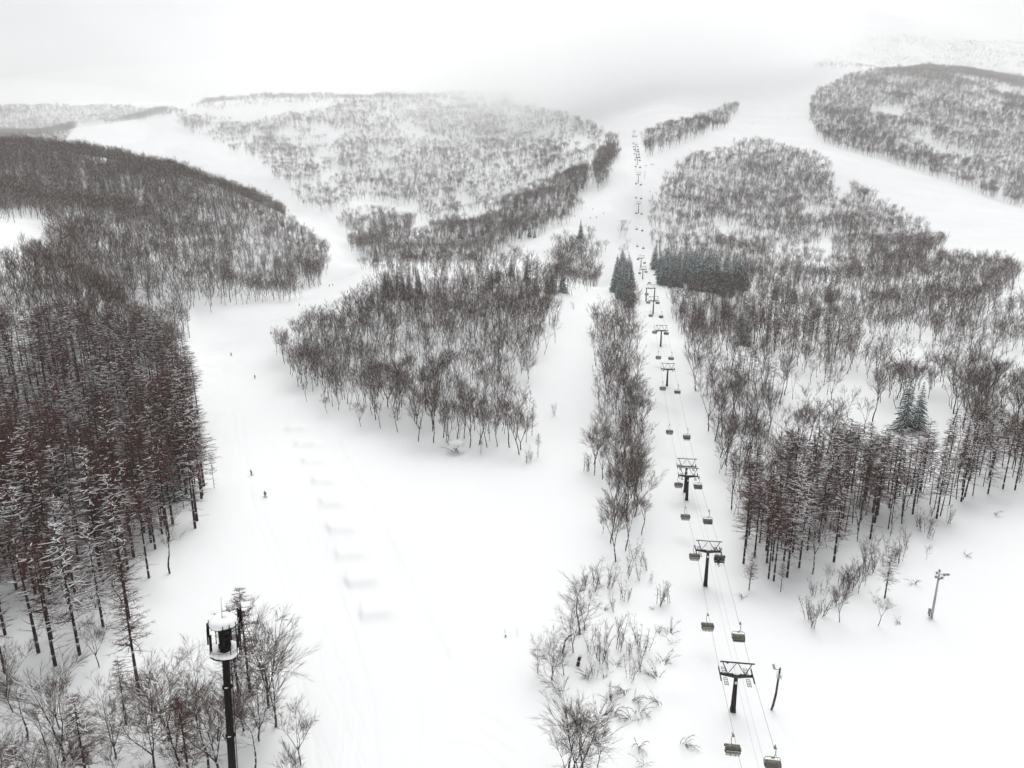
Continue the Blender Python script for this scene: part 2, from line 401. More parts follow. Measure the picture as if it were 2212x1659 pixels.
def broadleaf(seed, Ht=14.0, lod=0, spread=1.0, leaders=None, wide=False):
    """bare broadleaf tree: forked trunk, rising limbs, fans of fine twigs; returns trunk Geo, crown Geo"""
    rg = np.random.default_rng(seed)
    T, C = Geo(), Geo()
    s0, s1, sr0, sr1 = [], [], [], []          # snow lying on limbs
    tw0, tw1, twr = [], [], []
    br = []                                    # limb segments
    tk = 1.0 if lod == 0 else 1.4
    def grow(p, d, L, r, lvl, segs, up):
        pts = [p]; 
        for i in range(segs):
            d = norm(d + rdir(rg) * .16 + np.array([0, 0, up]))
            pts.append(pts[-1] + d * L / segs)
        return np.array(pts), d
    fork = Ht * rg.uniform(.10, .36)
    lean = np.array([rg.normal() * .07, rg.normal() * .07, 1.0])
    r0 = Ht * (.0108 if lod == 0 else .0085) * rg.uniform(.85, 1.2)
    pts, d = grow(np.array([0, 0, -.6]), norm(lean), fork + .6, r0, 0, 4, .05)
    T.line(pts, np.linspace(r0 * 1.15, r0 * .8, len(pts)), 7 if lod == 0 else 4)
    nlead = leaders or int(rg.integers(2, 5))
    for i in range(nlead):
        a = 2 * math.pi * (i + rg.uniform(-.3, .3)) / nlead
        o = rg.uniform(.15, .5) * spread
        dd = norm(np.array([math.cos(a) * o, math.sin(a) * o, 1.0]))
        L = (Ht - fork) * rg.uniform(.72, .98)
        lp, ld = grow(pts[-1], dd, L, r0, 1, 6, .07)
        rr = np.linspace(r0 * .62, .015, 7)
        T.line(lp[:4], rr[:4], 5 if lod == 0 else 3)
        for j in range(3, 6): br.append((lp[j], lp[j + 1], rr[j], rr[j + 1]))
        nb = (20 if wide else 12) if lod == 0 else 7
        for b in range(nb):
            f = rg.uniform(.08 if wide else .32, .99); k = min(5, int(f * 6)); q = lp[k] + (lp[k + 1] - lp[k]) * (f * 6 - k)
            a2 = rg.uniform(0, 2 * math.pi)
            bd = norm(np.array([math.cos(a2) * .8 + dd[0] * .8, math.sin(a2) * .8 + dd[1] * .8, rg.uniform(.15, 1.0) if wide else rg.uniform(.6, 1.5)]))
            bl = (Ht - fork) * rg.uniform(.20, .40) * (1.2 - .6 * f) * (1 + .2 * spread)
            bp, bdl = grow(q, bd, bl, 0, 2, 3, .10)
            rb = np.linspace(max(.022, rr[k] * .42), .012, 4) * tk ** .5
            for j in range(3):
                br.append((bp[j], bp[j + 1], rb[j], rb[j + 1]))
                if rg.random() < .3:
                    s0.append(bp[j]); s1.append(bp[j + 1]); sr0.append(rb[j] * 1.5 + .015); sr1.append(rb[j + 1] * 1.4 + .01)
            ns = 7 if lod == 0 else 4
            for sb in range(ns):
                f2 = rg.uniform(.15, 1); k2 = min(2, int(f2 * 3)); q2 = bp[k2] + (bp[k2 + 1] - bp[k2]) * (f2 * 3 - k2)
                sd = norm(bd + rdir(rg) * .65 + np.array([0, 0, .25])); sl = bl * rg.uniform(.3, .6)
                e = q2 + sd * sl
                br.append((q2, e, .013 * tk, .007 * tk))
                nt_ = 8 if lod == 0 else 9
                for w in range(nt_):
                    f3 = rg.uniform(.2, 1); q3 = q2 + (e - q2) * f3
                    wd = norm(sd + rdir(rg) * .55 + np.array([0, 0, .2]))
                    tw0.append(q3); tw1.append(q3 + wd * sl * rg.uniform(.4, .85)); twr.append(.0088 * tk)
    br_ = br
    C.tubes([b[0] for b in br_], [b[1] for b in br_], [b[2] for b in br_], [b[3] for b in br_], 3, 0)
    C.tubes(tw0, tw1, np.array(twr), 0.0, 3, 0)
    if s0:
        up = np.array([0, 0, 1.0]) * np.array(sr0)[:, None] * .8
        C.tubes(np.array(s0) + up, np.array(s1) + up, sr0, sr1, 4 if lod == 0 else 3, 1)
    return T, C

def larch(seed, Ht=22.0, lod=0, snowy=.25, bare=.38):
    """bare larch: straight stem, tiers of level side branches hung with short reddish twigs"""
    rg = np.random.default_rng(seed)
    T, C = Geo(), Geo()
    tk = 1.0 if lod == 0 else 1.9
    r0 = Ht * .0098 * rg.uniform(.85, 1.15)
    bend = rg.normal(size=2) * Ht * .008
    zs = np.linspace(-.6, Ht, 9)
    ax = lambda z: np.array([bend[0] * (z / Ht) ** 2, bend[1] * (z / Ht) ** 2, z])
    rad = lambda z: r0 * (1 - .93 * max(0, z) / Ht)
    T.line([ax(z) for z in zs], [rad(z) for z in zs], 7 if lod == 0 else 4)
    b0, b1, q0, q1 = [], [], [], []; t0, t1, tr = [], [], []; s0, s1, sa, sb = [], [], [], []
    z = Ht * .14
    while z < Ht * .985:
        f = z / Ht
        crown = f > bare
        step = (.44 if crown else .95) * (1 if lod == 0 else 1.6)
        for k in range(int(rg.integers(3, 6) if crown else rg.integers(1, 3))):
            a = rg.uniform(0, 2 * math.pi)
            L = (.8 + 3.5 * (1 - f) ** .65) * rg.uniform(.6, 1.1) * Ht / 22
            if not crown: L *= rg.uniform(.35, .8)
            p = ax(z + rg.uniform(-.2, .2)); dh = np.array([math.cos(a), math.sin(a), 0])
            e1 = p + dh * L * .5 + np.array([0, 0, L * rg.uniform(-.10, .16)])
            e2 = e1 + norm(dh + np.array([rg.normal() * .2, rg.normal() * .2, rg.uniform(-.05, .3)])) * L * .5
            rb = (.022 + .010 * L) * tk ** .5
            for (u0, u1, ra, rb2) in ((p, e1, rb, rb * .65), (e1, e2, rb * .65, rb * .25)):
                b0.append(u0); b1.append(u1); q0.append(ra); q1.append(rb2)
                if rg.random() < snowy:
                    s0.append(u0); s1.append(u1); sa.append(ra * 1.4 + .025); sb.append(rb2 * 1.3 + .02)
            if crown or rg.random() < .35:
                nt_ = int((15 if crown else 7) * (1 if lod == 0 else .6) * (.5 + .5 * min(1, L / 2)))
                for w in range(nt_):
                    f3 = rg.uniform(.12, 1); q = p + (e1 - p) * f3 * 2 if f3 < .5 else e1 + (e2 - e1) * (f3 * 2 - 1)
                    sd = 1 if w % 2 else -1
                    wd = norm(dh * rg.uniform(.3, .9) + np.array([-dh[1], dh[0], 0]) * sd * rg.uniform(.5, 1) + np.array([0, 0, rg.uniform(-.45, .45)]))
                    t0.append(q); t1.append(q + wd * rg.uniform(.35, .85) * (.5 + .25 * L)); tr.append(.023 * tk)
        z += step
    C.tubes(b0, b1, q0, q1, 3, 0)
    C.tubes(t0, t1, np.array(tr), 0.0, 3, 0)
    if s0:
        up = np.array([0, 0, 1.0]) * np.array(sa)[:, None] * .7
        C.tubes(np.array(s0) + up, np.array(s1) + up, sa, sb, 4, 1)
    return T, C

def spruce(seed, Ht=17.0, lod=0, snowy=.35, width=.2):
    """evergreen spruce: tiers of drooping boughs of needles with snow resting on them"""
    rg = np.random.default_rng(seed)
    T, C = Geo(), Geo()
    T.line([(0, 0, -.6), (0, 0, Ht * .5), (0, 0, Ht)], [Ht * .013, Ht * .008, .03], 6 if lod == 0 else 4)
    a0, a1, ra, rb = [], [], [], []; n0, n1, nr = [], [], []; s0, s1, sa, sb = [], [], [], []
    z = Ht * .05
    while z < Ht * .98:
        f = z / Ht
        R = Ht * width * (1 - f) ** .85 + .15
        nb = max(4, int((9 if lod == 0 else 6) * (1 - .5 * f)))
        off = rg.uniform(0, 7)
        for k in range(nb):
            a = off + 2 * math.pi * (k + rg.uniform(-.3, .3)) / nb
            L = R * rg.uniform(.7, 1.15); dh = np.array([math.cos(a), math.sin(a), 0]); sd = np.array([-dh[1], dh[0], 0])
            p = np.array([0, 0, z + rg.uniform(-.25, .25)])
            m_ = p + dh * L * .55 + np.array([0, 0, -L * .16]); e = m_ + dh * L * .45 + np.array([0, 0, -L * rg.uniform(.12, .3)])
            a0 += [p, m_]; a1 += [m_, e]; w = .05 + .045 * L; ra += [w * .8, w * 1.1]; rb += [w * 1.1, w * .25]
            if rg.random() < snowy:
                s0 += [p + dh * L * .25 + [0, 0, -.03 * L], m_]; s1 += [m_, m_ + (e - m_) * .85]; sa += [w * .8, w * 1.25]; sb += [w * 1.25, w * .4]
            for j in range(7 if lod == 0 else 4):
                f3 = rg.uniform(.2, 1); q = p + (m_ - p) * f3 / .55 if f3 < .55 else m_ + (e - m_) * (f3 - .55) / .45
                wd = norm(dh * .7 + sd * (1 if j % 2 else -1) * rg.uniform(.4, .9) + np.array([0, 0, rg.uniform(-.7, -.1)]))
                n0.append(q); n1.append(q + wd * L * rg.uniform(.22, .42)); nr.append((.05 + .03 * L) * (1 if lod == 0 else 1.4))
        z += Ht * (.033 if lod == 0 else .05)
    C.tubes(a0, a1, ra, rb, 4, 0); C.tubes(n0, n1, np.array(nr), 0.0, 4 if lod == 0 else 3, 0)
    if s0:
        up = np.array([0, 0, 1.0]) * np.array(sa)[:, None] * .75
        C.tubes(np.array(s0) + up, np.array(s1) + up, sa, sb, 5 if lod == 0 else 3, 1)
    return T, C

def sapling(seed, Ht=4.5):
    """several thin rising stems with few twigs"""
    rg = np.random.default_rng(seed); T, C = Geo(), Geo(); t0, t1, tr = [], [], []; b0, b1, q0, q1 = [], [], [], []
    for i in range(int(rg.integers(2, 6))):
        a = rg.uniform(0, 6.28); d = np.array([math.cos(a) * .22, math.sin(a) * .22, 1]); h = Ht * rg.uniform(.6, 1.0)
        p = [np.array([rg.normal() * .25, rg.normal() * .25, -.3])]
        for k in range(4):
            d = norm(d + rdir(rg) * .10); p.append(p[-1] + d * (h + .3) / 4)
        T.line(p, [.04, .034, .026, .017, .006], 4)
        for w in range(16):
            f = rg.uniform(.2, .98); k = min(3, int(f * 4)); q = p[k] + (p[k + 1] - p[k]) * (f * 4 - k)
            a2 = rg.uniform(0, 6.28); wd = norm(np.array([math.cos(a2), math.sin(a2), rg.uniform(.6, 1.6)])); L = h * rg.uniform(.12, .26) * (1.1 - .5 * f)
            b0.append(q); b1.append(q + wd * L); q0.append(.014); q1.append(.007)
            for g in range(3):
                w3 = norm(wd + rdir(rg) * .6); q3 = q + wd * L * rg.uniform(.3, 1); t0.append(q3); t1.append(q3 + w3 * L * .5); tr.append(.009)
    C.tubes(b0, b1, q0, q1, 3, 0); C.tubes(t0, t1, np.array(tr), 0.0, 3, 0)
    return T, C

def shrub(seed, R=1.5):
    """low bush bent over by snow"""
    rg = np.random.default_rng(seed); T, C = Geo(), Geo(); t0, t1, tr = [], [], []; s0, s1, sa = [], [], []
    side = rg.uniform(0, 6.28)
    for i in range(int(rg.integers(6, 11))):
        a = side + rg.normal() * .8; el = rg.uniform(.5, 1.3)
        d = np.array([math.cos(a) * math.cos(el), math.sin(a) * math.cos(el), math.sin(el)]); h = R * rg.uniform(.7, 1.3)
        p = [np.array([rg.normal() * .2, rg.normal() * .2, -.25])]
        for k in range(4):
            d = norm(d + rdir(rg) * .15 + np.array([math.cos(a), math.sin(a), -.9]) * .20 * k / 2); p.append(p[-1] + d * h / 3.4)
        T.line(p, [.036, .03, .022, .014, .006], 4)
        for w in range(10):
            f = rg.uniform(.25, .98); k = min(3, int(f * 4)); q = p[k] + (p[k + 1] - p[k]) * (f * 4 - k)
            wd = norm(d + rdir(rg) * .8 + np.array([0, 0, .25])); L = h * rg.uniform(.15, .4); t0.append(q); t1.append(q + wd * L); tr.append(.011)
        if rg.random() < .35: s0.append(p[2] + [0, 0, .05]); s1.append(p[3] + [0, 0, .05]); sa.append(.06)
    C.tubes(t0, t1, np.array(tr), 0.0, 3, 0)
    if s0: C.tubes(s0, s1, sa, np.array(sa) * .6, 5, 1)
    return T, C

class Proto:
    def __init__(s, name, TC, h, tm, cm):
        T, C = TC; s.h = h
        s.trunk = T.mesh(name + '_trunk', [M[tm]], True); s.crown = C.mesh(name + '_crown', [M[cm], M['snowcap']])
def joined(name, TC, h, tm, cm):
    T, C = TC; G = Geo()
    for v, in zip(T.v): G.v.append(v)
    G.n = T.n; G.f = [(f, 0) for f, m in T.f]
    for v in C.v: G.v.append(v)
    G.f += [(f + T.n, 1 + m) for f, m in C.f]
    me = G.mesh(name, [M[tm], M[cm], M['snowcap']])
    return me, h
NV = 7
PR = {
 'larch': [Proto('larch', larch(100 + i, 22, 0, [.05, .22, .08, .55, .10, .04, .35][i], [.36, .30, .45, .25, .4, .5, .33][i]), 22, 'larch_bark', 'larch_twig') for i in range(NV)],
 'leaf': [Proto('broadleaf', broadleaf(200 + i, 14, 0, [1, .7, 1.3, .9, .6, 1.1, .8][i]), 14, 'leaf_bark', 'leaf_twig') for i in range(NV)],
 'wide': [Proto('broadleaf', broadleaf(600 + i, 14, 0, [.9, .6, 1.1, .8][i], [3, 1, 3, 2][i], True), 14, 'leaf_bark', 'leaf_twig') for i in range(4)],
 'spruce': [Proto('spruce', spruce(300 + i, 17, 0, [.45, .6, .8, .4][i]), 17, 'larch_bark', 'needle') for i in range(4)],
 'sap': [Proto('sapling', sapling(400 + i), 4.5, 'leaf_bark', 'sap_twig') for i in range(5)],
 'shrub': [Proto('shrub', shrub(500 + i), 1.5, 'leaf_bark', 'leaf_twig') for i in range(5)],
}
FAR = {
 'larch': [joined('far_larch', larch(150 + i, 22, 1, [.04, .15, .06, .3][i], [.4, .35, .45, .5][i]), 22, 'larch_bark', 'larch_twig') for i in range(4)],
 'leaf': [joined('far_broadleaf', broadleaf(250 + i, 14, 1, [1, .7, 1.3, .9, .8, 1.1][i]), 14, 'leaf_bark', 'leaf_twig') for i in range(6)],
 'spruce': [joined('far_spruce', spruce(350 + i, 17, 1, [.45, .7, .35][i]), 17, 'larch_bark', 'needle') for i in range(3)],
}
# ------------------------------------------------------------------ woods
def inpoly(u, v, poly):
    c = np.zeros(u.shape, bool); n = len(poly)
    for i in range(n):
        x0, y0 = poly[i]; x1, y1 = poly[i - 1]
        if y0 == y1: continue
        c ^= ((y0 > v) != (y1 > v)) & (u < (x1 - x0) * (v - y0) / (y1 - y0) + x0)
    return c
# name: outline of the stem feet in the photo, mix (larch, broadleaf, spruce), spacing m, height range (larch, broadleaf), patchiness, holes
STANDS = [
 ('piste_larches', [(-90,800),(60,775),(150,765),(250,778),(330,785),(366,800),(395,880),(415,960),(428,1040),(405,1120),(372,1170),(250,1200),(-90,1240)], (.78,.12,.10), 4.2, (19,26), (10,15), .08, [[(90,1030),(180,1040),(200,1150),(110,1150)]]),
 ('low_larches', [(-90,1240),(250,1200),(372,1170),(326,1262),(290,1345),(210,1415),(100,1470),(-90,1520)], (.78,.21,.01), 4.9, (18,25), (9,15), 0, []),
 ('left_fringe', [(385,985),(432,1000),(440,1060),(432,1130),(405,1200),(380,1250),(318,1262),(372,1200),(405,1120)], (.1,.9,0), 6.0, (10,14), (8,13), 0, []),
 ('corner_wood', [(-120,1460),(60,1430),(250,1390),(330,1480),(430,1560),(560,1600),(600,1660),(560,1760),(430,1900),(-200,1900)], (.15,.85,0), 5.6, (14,18), (8,14), .1, [[(395,1560),(520,1560),(540,1900),(395,1900)], [(150,1480),(330,1480),(330,1600),(200,1660)]]),
 ('dark_hill', [(-120,322),(0,322),(160,334),(330,368),(480,412),(600,462),(690,537),(722,588),(712,602),(640,575),(520,545),(400,520),(260,505),(120,480),(-120,470)], (.08,.91,.01), 4.8, (14,19), (12,16), .10, []),
 ('hill_foot', [(-120,470),(120,480),(260,505),(400,520),(520,545),(640,575),(712,602),(640,642),(560,657),(480,664),(430,692),(385,748),(366,800),(330,785),(250,778),(150,765),(60,775),(-120,800)], (.06,.93,.01), 5.2, (14,18), (14,19), .27, [[(-120,460),(70,468),(135,520),(120,575),(30,605),(-120,630)]]),
 ('far_slope', [(-120,232),(100,232),(260,234),(350,240),(405,246),(340,258),(170,272),(150,290),(140,312),(-120,318)], (0,1,0), 7, (12,14), (11,14), .25, []),
 ('crest_wood', [(330,250),(400,245),(440,222),(600,203),(900,198),(1120,205),(1120,220),(900,222),(600,229),(440,243)], (0,1,0), 13, (12,14), (9,15), .32, []),
 ('bowl', [(405,246),(440,236),(600,219),(750,214),(900,210),(1050,213),(1160,240),(1250,262),(1300,290),(1290,340),(1262,360),(1130,436),(960,494),(905,478),(870,462),(770,440),(720,470),(668,455),(618,412),(560,352),(470,312),(400,285),(380,262)], (0,1,0), 8.2, (12,14), (11,15), .42, [[(430,238),(540,226),(720,222),(735,240),(560,262),(430,262)], [(745,432),(800,438),(900,462),(920,478),(850,474),(770,452)]]),
 ('gully_wood', [(722,478),(760,520),(800,534),(870,518),(905,480),(860,474),(780,456)], (0,.92,.08), 7, (12,14), (11,15), .2, []),
 ('ridge_wood', [(740,522),(800,534),(870,517),(960,502),(1050,477),(1130,442),(1200,397),(1268,362),(1272,400),(1252,446),(1212,492),(1120,527),(1060,556),(900,560),(782,556)], (.05,.88,.07), 4.7, (12,15), (11,15), 0, []),
 ('valley_wood', [(782,556),(900,560),(1060,556),(1000,588),(900,590),(800,594)], (.05,.88,.07), 8.5, (9,13), (8,13), .33, []),
 ('ridge_strip', [(1283,340),(1322,300),(1334,330),(1318,390),(1292,418),(1280,400)], (0,1,0), 5, (12,14), (11,14), .05, []),
 ('gully_strip', [(1190,545),(1235,520),(1262,505),(1292,495),(1300,560),(1278,632),(1240,634),(1212,628)], (0,.95,.05), 6.5, (12,15), (11,16), .25, []),
 ('lift_gap_wood', [(1338,500),(1362,500),(1366,560),(1348,570)], (0,1,0), 6, (12,14), (11,15), 0, []),
 ('spruce_point', [(1338,585),(1380,590),(1386,655),(1340,655)], (0,.15,.85), 5, (12,14), (9,12), 0, []),
 ('knoll_back', [(785,662),(850,632),(950,612),(1100,604),(1236,606),(1222,640),(1100,640),(950,650),(860,672)], (.30,.48,.22), 4.9, (13,18), (12,17), 0.1, []),
 ('knoll', [(605,790),(625,750),(700,695),(790,655),(850,632),(950,612),(1100,604),(1234,606),(1208,645),(1196,700),(1182,762),(1140,815),(1090,815),(1085,850),(1140,930),(1160,985),(1120,978),(1050,962),(980,962),(900,948),(800,905),(730,868),(660,858),(612,826)], (.03,.97,0), 5.0, (12,16), (12,17), .22, []),
 ('lift_strip', [(1320,690),(1345,660),(1388,660),(1392,740),(1398,830),(1404,920),(1412,1010),(1420,1090),(1424,1150),(1400,1212),(1345,1228),(1296,1215),(1290,1160),(1318,1100),(1300,1048),(1276,1020),(1274,960),(1283,850),(1292,760)], (.04,.96,0), 4.8, (10,13), (10,16), .12, [[(1270,1055),(1325,1060),(1312,1150),(1270,1150)]]),
 ('triangle_wood', [(1402,560),(1402,460),(1440,400),(1500,345),(1600,306),(1690,322),(1755,345),(1790,372),(1800,400),(1850,400),(1900,445),(1980,485),(2044,532),(2000,590),(1960,640),(1850,650),(1640,620),(1500,600)], (.02,.98,0), 5.8, (12,15), (10,15), .33, [[(1795,380),(1835,385),(1838,440),(1800,445)], [(1770,520),(1805,500),(1800,560),(1765,580)]]),
 ('spruce_block', [(1408,556),(1440,568),(1520,560),(1600,562),(1645,580),(1640,625),(1560,640),(1480,632),(1410,625)], (0,.1,.9), 7.2, (12,14), (9,12), .05, []),
 ('east_bank', [(1990,592),(2050,572),(2120,566),(2205,590),(2190,640),(2120,655),(2040,650),(1980,640)], (.05,.95,0), 6.2, (12,15), (10,14), .15, []),
 ('red_ridge', [(1422,672),(1480,668),(1640,690),(1760,715),(1840,745),(1850,785),(1700,772),(1560,752),(1450,722)], (.55,.37,.08), 4.7, (13,17), (11,15), 0, []),
 ('right_slope', [(1412,630),(1480,636),(1640,628),(1850,655),(1960,640),(2120,655),(2240,690),(2300,760),(2300,985),(2000,1010),(1880,1020),(1750,1040),(1600,1080),(1520,1085),(1500,1010),(1488,960),(1480,900),(1474,800),(1445,700)], (.08,.92,0), 5.3, (13,17), (10,16), .37, [[(1890,885),(2035,885),(2045,1040),(1890,1040)],[(1640,930),(1700,925),(1720,985),(1650,990)],[(1810,790),(1880,830),(1880,905),(1820,900)],[(1935,740),(1990,700),(2010,800),(1950,830)],[(2130,780),(2300,790),(2300,870),(2150,850)],[(2150,640),(2300,620),(2300,690),(2150,680)]]),
 ('right_larches', [(1518,1085),(1600,1080),(1750,1040),(1880,1020),(2000,1010),(2300,985),(2300,1035),(2200,1062),(2100,1085),(2030,1100),(1940,1140),(1850,1180),(1790,1215),(1720,1235),(1650,1255),(1600,1215),(1560,1180),(1525,1080),(1500,1010)], (.78,.22,0), 4.0, (16,21), (10,15), 0, [[(1900,1000),(2035,1000),(2035,1038),(1900,1038)]]),
 ('right_fringe', [(1800,1230),(1850,1185),(1940,1150),(2060,1120),(2050,1170),(1960,1230),(1900,1300),(1820,1350),(1760,1345),(1760,1300)], (.2,.8,0), 8.5, (6,11), (5,9), .3, []),
 ('upper_hill', [(1758,205),(1850,164),(2000,150),(2110,160),(2300,195),(2300,480),(2212,452),(2050,394),(1900,347),(1800,322),(1757,292),(1748,245)], (0,1,0), 6.0, (12,14), (11,15), .26, [[(2140,185),(2300,215),(2300,235),(2160,208)], [(1880,235),(1960,240),(1950,262),(1880,258)]]),
 ('west_wood', [(1386,300),(1440,278),(1500,262),(1560,240),(1600,235),(1572,270),(1480,312),(1398,342)], (0,1,0), 6, (12,14), (11,14), .05, []),
 ('mountain_scrub', [(1760,150),(1800,95),(2000,70),(2300,90),(2300,180),(2212,180),(2100,150),(2000,140),(1850,150)], (0,1,0), 11, (6,8), (5,9), .42, []),
]
cx_, cy_ = np.meshgrid(np.arange(-1500, 2300, 4.0), np.arange(40, 2750, 4.0))
cx_ = (cx_ + rng.uniform(-1.9, 1.9, cx_.shape)).ravel(); cy_ = (cy_ + rng.uniform(-1.9, 1.9, cy_.shape)).ravel()
k_ = np.abs(cx_) < cy_ * .82 + 40; cx_, cy_ = cx_[k_], cy_[k_]
cz_ = height(cx_, cy_)
cu_, cv_, ct_ = project(cx_, cy_, cz_)
vis_ = visible(cx_, cy_, cz_ + 9.0)
k_ = vis_ & (ct_ > 55) & (np.abs(cx_ - (LB0 + LA * cy_)) > 10.5); cx_, cy_, cz_, cu_, cv_, ct_ = [a[k_] for a in (cx_, cy_, cz_, cu_, cv_, ct_)]
pn_ = .6 * vnoise(cx_, cy_, 55, 21) + .4 * vnoise(cx_, cy_, 21, 22)
wu_ = cu_ + (vnoise(cx_, cy_, 14, 51) - .5) * 14 * F / ct_; wv_ = cv_ + (vnoise(cx_, cy_, 17, 52) - .5) * 7 * F / ct_
hs_ = .68 + .55 * vnoise(cx_, cy_, 48, 53)
taken = np.zeros(len(cx_), bool)
TREES = []      # (kind, x, y, z, t, height, stand)
for (nm, poly, mix, sp, hl, hb, patch, holes) in STANDS:
    m = inpoly(wu_, wv_, poly) & ~taken
    taken |= m
    for h in holes: m &= ~inpoly(wu_, wv_, h)
    i = np.nonzero(m)[0]
    i = i[rng.random(len(i)) < (4.0 / sp) ** 2]
    if patch: i = i[pn_[i] + (rng.random(len(i)) - .5) * .16 > patch * .95]
    r = rng.random(len(i))
    clump = vnoise(cx_[i], cy_[i], 38, 31) * .5 - .25         # species keep together
    r2 = np.clip(r + clump, 0, 1)
    for j, q in zip(i, r2):
        if q < mix[0]: k, hh = 'larch', rng.uniform(*hl)
        elif q < mix[0] + mix[1] or rng.random() > mix[2] * 3: k, hh = 'leaf', rng.uniform(*hb)
        else: k, hh = 'spruce', rng.uniform(9, 17)
        if nm in ('spruce_block', 'spruce_point') and mix[2] > rng.random(): k, hh = 'spruce', rng.uniform(11, 24)
        if not mix[0] and k == 'larch': k = 'leaf'
        TREES.append([k, cx_[j], cy_[j], cz_[j], ct_[j], hh * (hs_[j] if k == 'leaf' else .75 + .25 * hs_[j]) * rng.uniform(.85, 1.12), nm])

STAND_TEXT = {   # where a stand is, in words one can check in the photo
 'piste_larches': 'in the dense dark stand beside the wide left piste',
 'low_larches': 'among the open dark stems below the dense left stand',
 'left_fringe': 'on the fringe of the dark larch stand beside the piste',
 'corner_wood': 'in the open snowy wood around the foot of the mast',
 'dark_hill': 'on the dark wooded hill above the winding piste',
 'hill_foot': 'among the thin pale trunks at the foot of the dark hill',
 'knoll': 'in the grey wood on the knoll between the pistes',
 'knoll_back': 'on the brown top of the knoll between the pistes',
 'lift_strip': 'in the narrow wood strip beside the chairlift line',
 'triangle_wood': 'in the grey wood above the green spruce block',
 'spruce_block': 'in the green spruce block beside the chairlift line',
 'spruce_point': 'in the small spruce group where the lift line narrows',
 'red_ridge': 'in the reddish brown belt below the spruce block',
 'right_slope': 'in the patchy grey wood right of the chairlift',
 'right_larches': 'in the reddish larch belt above the empty right snowfield',
 'right_fringe': 'on the thin fringe below the right larch belt',
 'ridge_wood': 'in the dark wood along the diagonal ridge',
 'gully_wood': 'in the gully wood below the bowl', 'gully_strip': 'in the wood strip behind the snowy lane',
 'bowl': 'scattered in the snowy bowl', 'east_bank': 'on the wooded bank below the right piste',
 'lift_gap_wood': 'in the little grove beside the upper lift', 'upper_hill': 'on the upper right hill', 'far_slope': 'on the far slope',
 'crest_wood': 'on the far crest', 'valley_wood': 'in the hollow behind the knoll', 'ridge_strip': 'in the strip beside the upper lift', 'west_wood': 'in the wood above the lift', 'mountain_scrub': 'on the mountain',
}
NAMES = {'larch': ('larch_tree', 'larch tree'), 'leaf': ('broadleaf_tree', 'bare tree'), 'wide': ('broadleaf_tree', 'bare tree'), 'spruce': ('spruce_tree', 'spruce tree'), 'sap': ('sapling', 'sapling'), 'shrub': ('shrub', 'shrub')}
def look(kind, h):
    if kind == 'larch': return 'tall bare reddish larch' if h > 19 else 'slender bare larch'
    if kind == 'leaf': return 'tall bare branching tree' if h > 13 else 'small bare branching tree'
    return 'tall dark green spruce' if h > 16 else 'short dark green spruce'
FIRST = set()
def plant(kind, x, y, z, h, label, group=None, variant=None, lean=0.0):
    P = PR[kind]; p = P[int(rng.integers(len(P))) if variant is None else variant % len(P)]
    nm, cat = NAMES[kind]
    e = empty(nm, (x, y, z), rng.uniform(0, 6.28))
    s = h / p.h; e.scale = (s * 1.28, s * 1.28, s) if kind == 'larch' else (s, s, s)
    if lean: e.rotation_euler.x = lean
    t = obj('trunk', p.trunk, e); c = obj('crown' if kind not in ('shrub', 'sap') else 'twigs', p.crown, e)
    tag(e, label, cat, group)
    return e

